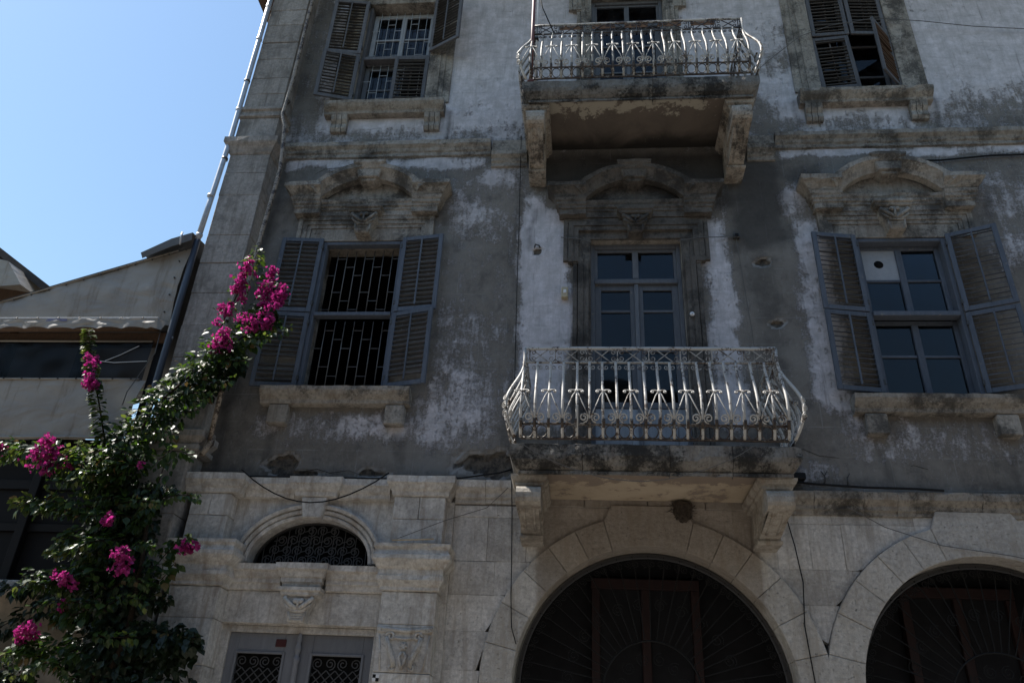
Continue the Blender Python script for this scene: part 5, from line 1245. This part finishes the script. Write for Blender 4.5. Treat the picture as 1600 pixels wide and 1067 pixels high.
def clump(x, z, y, rx, rz, ry, n, mat, L=.085):
    for i in range(n):
        v = rv3().normalized()*R2.random()**.42; p0 = rp_(x, z, y)
        p = p0+Vector((v.x*rx, v.y*ry, v.z*rz))
        dr = (v*.7+rv3()*.4+Vector((0, -.1, -.9))).normalized()
        add_leaf(FOL[mat], p, dr, Vector((-.1, -.9, .75))+rv3()*.45, L*R2.uniform(.5, 1.3), R2.uniform(.85, 1.1))
m = MB(); m.tube([(-4.45, -.5, 0), (-4.5, -.48, 1), (-4.42, -.52, 2), (-4.5, -.5, 3), (-4.6, -.5, 3.9)], .06, 8, .03); m.obj('trunk', 'bark', BG)
m = MB(); m.tube([(-4.42, -.52, 2), (-4.2, -.6, 2.6), (-4.25, -.6, 3.3), (-4.4, -.55, 4.1)], .035, 7, .018); m.obj('trunk', 'bark', BG)
strand([(-4.75, 4.0, -.6), (-4.72, 4.45, -.6), (-4.55, 4.95, -.62), (-4.25, 5.32, -.62), (-3.95, 5.6, -.6), (-3.68, 5.88, -.6), (-3.5, 6.1, -.58)], 1150, .24, .085, 'leaf', .25, .018)
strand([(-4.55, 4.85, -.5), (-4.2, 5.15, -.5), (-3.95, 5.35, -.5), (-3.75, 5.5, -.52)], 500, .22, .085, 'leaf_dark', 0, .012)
strand([(-4.1, 5.6, -.6), (-4.05, 6.0, -.62), (-3.95, 6.4, -.62), (-3.88, 6.75, -.6), (-3.84, 6.98, -.6)], 160, .13, .07, 'leaf', .9, .010)
strand([(-3.75, 5.8, -.6), (-3.62, 6.1, -.6), (-3.6, 6.4, -.6), (-3.66, 6.62, -.6)], 150, .14, .07, 'leaf', .5, .010)
strand([(-4.35, 4.8, -.55), (-4.28, 4.45, -.6), (-4.30, 4.1, -.62), (-4.33, 3.8, -.62), (-4.45, 3.6, -.62)], 130, .10, .085, 'leaf', 0, .007, 1.0)
strand([(-4.7, 4.0, -.62), (-5.1, 4.2, -.68), (-5.4, 4.3, -.7), (-5.75, 4.4, -.7), (-6.15, 4.42, -.7)], 420, .18, .085, 'leaf', .3, .010)
strand([(-4.7, 4.1, -.66), (-5.0, 4.25, -.7), (-5.25, 4.35, -.72), (-5.3, 4.5, -.72)], 200, .15, .07, 'leaf', 1.0, .008)
strand([(-4.7, 3.75, -.66), (-5.05, 3.85, -.72), (-5.4, 3.88, -.74), (-5.75, 3.82, -.74)], 260, .12, .08, 'leaf', .6, .008)
strand([(-4.6, 3.5, -.66), (-4.9, 3.55, -.7), (-5.1, 3.5, -.72), (-5.15, 3.35, -.72)], 170, .12, .085, 'leaf', .8, .007)
strand([(-4.6, 3.2, -.7), (-4.85, 3.2, -.76), (-5.05, 3.1, -.78)], 150, .12, .09, 'leaf', .6, .007)
strand([(-4.5, 2.9, -.66), (-4.75, 2.8, -.74), (-4.95, 2.75, -.76)], 130, .12, .085, 'leaf', .4, .007)
strand([(-4.2, 3.1, -.6), (-4.05, 3.35, -.62), (-3.95, 3.5, -.62), (-3.82, 3.5, -.62)], 110, .08, .08, 'leaf', .3, .006)
strand([(-4.2, 2.95, -.6), (-4.0, 3.15, -.62), (-3.92, 3.3, -.62)], 70, .08, .08, 'leaf', 0, .006)
strand([(-4.2, 2.9, -.6), (-4.0, 2.95, -.62), (-3.88, 2.95, -.62)], 80, .09, .08, 'leaf_dark', 0, .006)
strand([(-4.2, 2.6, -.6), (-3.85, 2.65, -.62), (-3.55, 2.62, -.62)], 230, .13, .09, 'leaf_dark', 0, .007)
strand([(-4.6, 2.5, -.66), (-4.85, 2.45, -.72), (-5.1, 2.5, -.74), (-5.2, 2.56, -.74)], 200, .13, .09, 'leaf', .4, .008)
strand([(-4.7, 2.9, -.3), (-5.1, 2.86, -.32), (-5.4, 2.7, -.32), (-5.7, 2.5, -.32), (-6.0, 2.4, -.32)], 260, .10, .09, 'leaf_dark', 0, .007)
strand([(-4.7, 2.9, -.36), (-5.2, 3.0, -.38), (-5.7, 3.02, -.38), (-6.1, 3.0, -.38)], 200, .07, .09, 'leaf_dark', 0, .007)
strand([(-4.45, 4.0, -.6), (-4.2, 4.05, -.62), (-4.12, 3.95, -.62)], 70, .09, .08, 'leaf_dark', 0, .006)
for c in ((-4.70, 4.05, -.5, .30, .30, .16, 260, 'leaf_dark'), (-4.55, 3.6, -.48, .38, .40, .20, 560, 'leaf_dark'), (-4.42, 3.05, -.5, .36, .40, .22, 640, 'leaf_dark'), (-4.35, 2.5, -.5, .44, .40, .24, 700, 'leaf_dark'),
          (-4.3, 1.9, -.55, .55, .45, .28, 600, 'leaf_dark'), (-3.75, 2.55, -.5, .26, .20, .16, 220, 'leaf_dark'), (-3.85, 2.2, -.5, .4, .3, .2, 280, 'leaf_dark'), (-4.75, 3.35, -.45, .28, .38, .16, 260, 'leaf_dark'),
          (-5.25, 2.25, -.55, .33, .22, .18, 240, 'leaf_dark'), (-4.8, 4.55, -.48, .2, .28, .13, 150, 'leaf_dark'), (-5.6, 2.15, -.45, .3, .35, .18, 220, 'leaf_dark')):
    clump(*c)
def spray(x, z, y, dx, ln, rise, n, mat, L):
    pts = [(x, z, y), (x+dx*ln*.35, z+rise, y-.06), (x+dx*ln*.7, z+rise*.9, y-.11), (x+dx*ln, z+rise*.2, y-.14)]
    pv = [rp_(*p) for p in pts]
    for i in range(n):
        t = (i+R2.random())/n; p, d = along(pv, t); sd = -1 if i % 2 else 1
        off = Vector((R2.gauss(0, .012), -.02+R2.gauss(0, .015), sd*.018))
        dr = (d*.35+Vector((0, -.25*sd, -.75 if sd < 0 else -.1))+rv3()*.22).normalized()
        mt = 'leaf_dry' if R2.random() < .02 else 'leaf_young' if R2.random() < .4*t*t else mat
        add_leaf(FOL[mt], p+off, dr, Vector((-.15, -.85, .85))+rv3()*.25, L*R2.uniform(.7, 1.15)*(1-.25*t), R2.uniform(.8, 1.0))
    m = MB(); m.tube([tuple(p) for p in pv], .006, 5, .002); m.obj('stem', 'bark', BG)
for k in range(34):
    z = R2.uniform(2.2, 4.35); dx = -1 if R2.random() < .68 else 1
    spray(-4.55+R2.uniform(-.25, .25)+(0.1 if dx > 0 else -.15), z, -.72+R2.uniform(-.06, .06), dx, R2.uniform(.3, .7 if dx < 0 else .5), R2.uniform(-.03, .14), R2.randint(26, 46), 'leaf' if R2.random() < .8 else 'leaf_dark', R2.uniform(.07, .095))
for k in range(16):
    t = R2.random(); x = -4.7+1.1*t; z = 4.5+1.45*t
    spray(x, z, -.70, R2.choice((-1, 1, 1)), R2.uniform(.2, .4), R2.uniform(-.15, .05), R2.randint(18, 30), 'leaf', .08)
for k, mbx in FOL.items():
    if mbx.v: o = mbx.obj('foliage', k, BG); o['kind'] = 'stuff'
# upright shoot with leaves that can be told apart
sp = [rp_(*p) for p in ((-4.92, 4.2, -.62), (-5.02, 4.55, -.64), (-5.18, 4.9, -.66), (-5.33, 5.2, -.66), (-5.45, 5.45, -.66), (-5.55, 5.7, -.66), (-5.62, 5.88, -.66))]
m = MB(); m.tube([tuple(p) for p in sp], .010, 6, .003); m.obj('shoot', 'bark', BG)
lm = {}
for mt in ('leaf', 'leaf_young'):
    b = MB(); add_leaf(b, Vector((0, 0, 0)), Vector((0, 1, 0)), Vector((0, 0, 1)), 1.0, .9); lm[mt] = b.mesh('leaf', mt)
for i in range(230):
    t = (i+R2.random())/230; p, d = along(sp, t); an = i*2.4
    side = Vector((math.cos(an), -.6*abs(math.sin(an)), 0)); dr = (side*1.0+d*.15+Vector((0, -.1, -.55))+rv3()*.2).normalized()
    up = (Vector((0, -.5, 1))+rv3()*.25); s = dr.cross(up).normalized(); n = s.cross(dr); L = R2.uniform(.10, .145)*(1.0-.38*t)
    M = Matrix(((s.x, dr.x, n.x, p.x+side.x*.02), (s.y, dr.y, n.y, p.y+side.y*.02), (s.z, dr.z, n.z, p.z), (0, 0, 0, 1))) @ Matrix.Diagonal((L, L, L, 1))
    o = mk('leaf', lm['leaf_young' if t > .55 and R2.random() < .8 or R2.random() < .25 else 'leaf'], BG); o.matrix_local = M
def flower(x, z, y, rx, rz, n, tilt=0.0):
    """a loose spray: several small tufts strung unevenly along the shoot"""
    b = MB(); c = rp_(x, z, y); tufts = []
    for k in range(max(3, int(n/12))):
        u = R2.uniform(-1, 1); w = math.sqrt(max(.05, 1-u*u))*(1.0 if u < .2 else .8)
        tufts.append((R2.gauss(0, .5)*rx*w, R2.gauss(0, .5)*min(rx, rz)*w, u*rz, R2.uniform(.45, .8)))
    for i in range(n):
        tx, ty, tz, tr = tufts[i % len(tufts)]
        v = rv3().normalized()*R2.random()**.5*(1.0 if R2.random() < .85 else 1.7); rr = min(rx, rz)*tr
        lx, lz = tx+v.x*rr, tz+v.z*rr; p = c+Vector((lx*math.cos(tilt)+lz*math.sin(tilt), ty+v.y*rr, -lx*math.sin(tilt)+lz*math.cos(tilt)))
        ax = (v+rv3()*.5+Vector((0, -.3, .2))).normalized()
        e1 = ax.orthogonal().normalized(); e2 = ax.cross(e1); sz = R2.uniform(.022, .040)
        for k in range(3):
            a = k*2.09+i; add_leaf(b, p, (e1*math.cos(a)+e2*math.sin(a))*.8+ax*R2.uniform(.5, 1.0), ax, sz*R2.uniform(.85, 1.1), 1.3)
    b.obj('flower_cluster', 'bract', BG)['kind'] = 'stuff'
for f_ in ((-3.97, 6.42, -.72, .08, .35, 260, .18), (-4.08, 6.1, -.70, .08, .14, 60, .3), (-3.62, 6.38, -.74, .075, .26, 180, -.05), (-3.50, 6.18, -.78, .09, .30, 270, .25), (-3.78, 5.95, -.76, .10, .09, 60, .2), (-4.02, 5.72, -.78, .13, .10, 150, 0),
           (-3.68, 5.95, -.8, .06, .12, 60, .5), (-5.60, 4.36, -.8, .11, .16, 240, -.2), (-5.33, 4.25, -.8, .05, .03, 14, 0), (-6.12, 4.42, -.76, .05, .05, 30, 0), (-4.72, 3.69, -.9, .09, .045, 60, .1), (-4.46, 3.27, -.92, .10, .10, 120, 0),
           (-3.87, 3.47, -.74, .10, .055, 80, .2), (-4.96, 3.11, -.9, .11, .06, 80, .3), (-5.17, 2.60, -.86, .14, .07, 120, .5), (-4.93, 2.86, -.86, .03, .035, 14, 0), (-4.55, 4.27, -.85, .03, .02, 8, 0), (-5.42, 5.35, -.74, .08, .22, 80, -.35), (-5.38, 5.12, -.74, .09, .12, 46, -.3), (-5.75, 4.46, -.76, .03, .03, 10, 0)):
    flower(*f_)
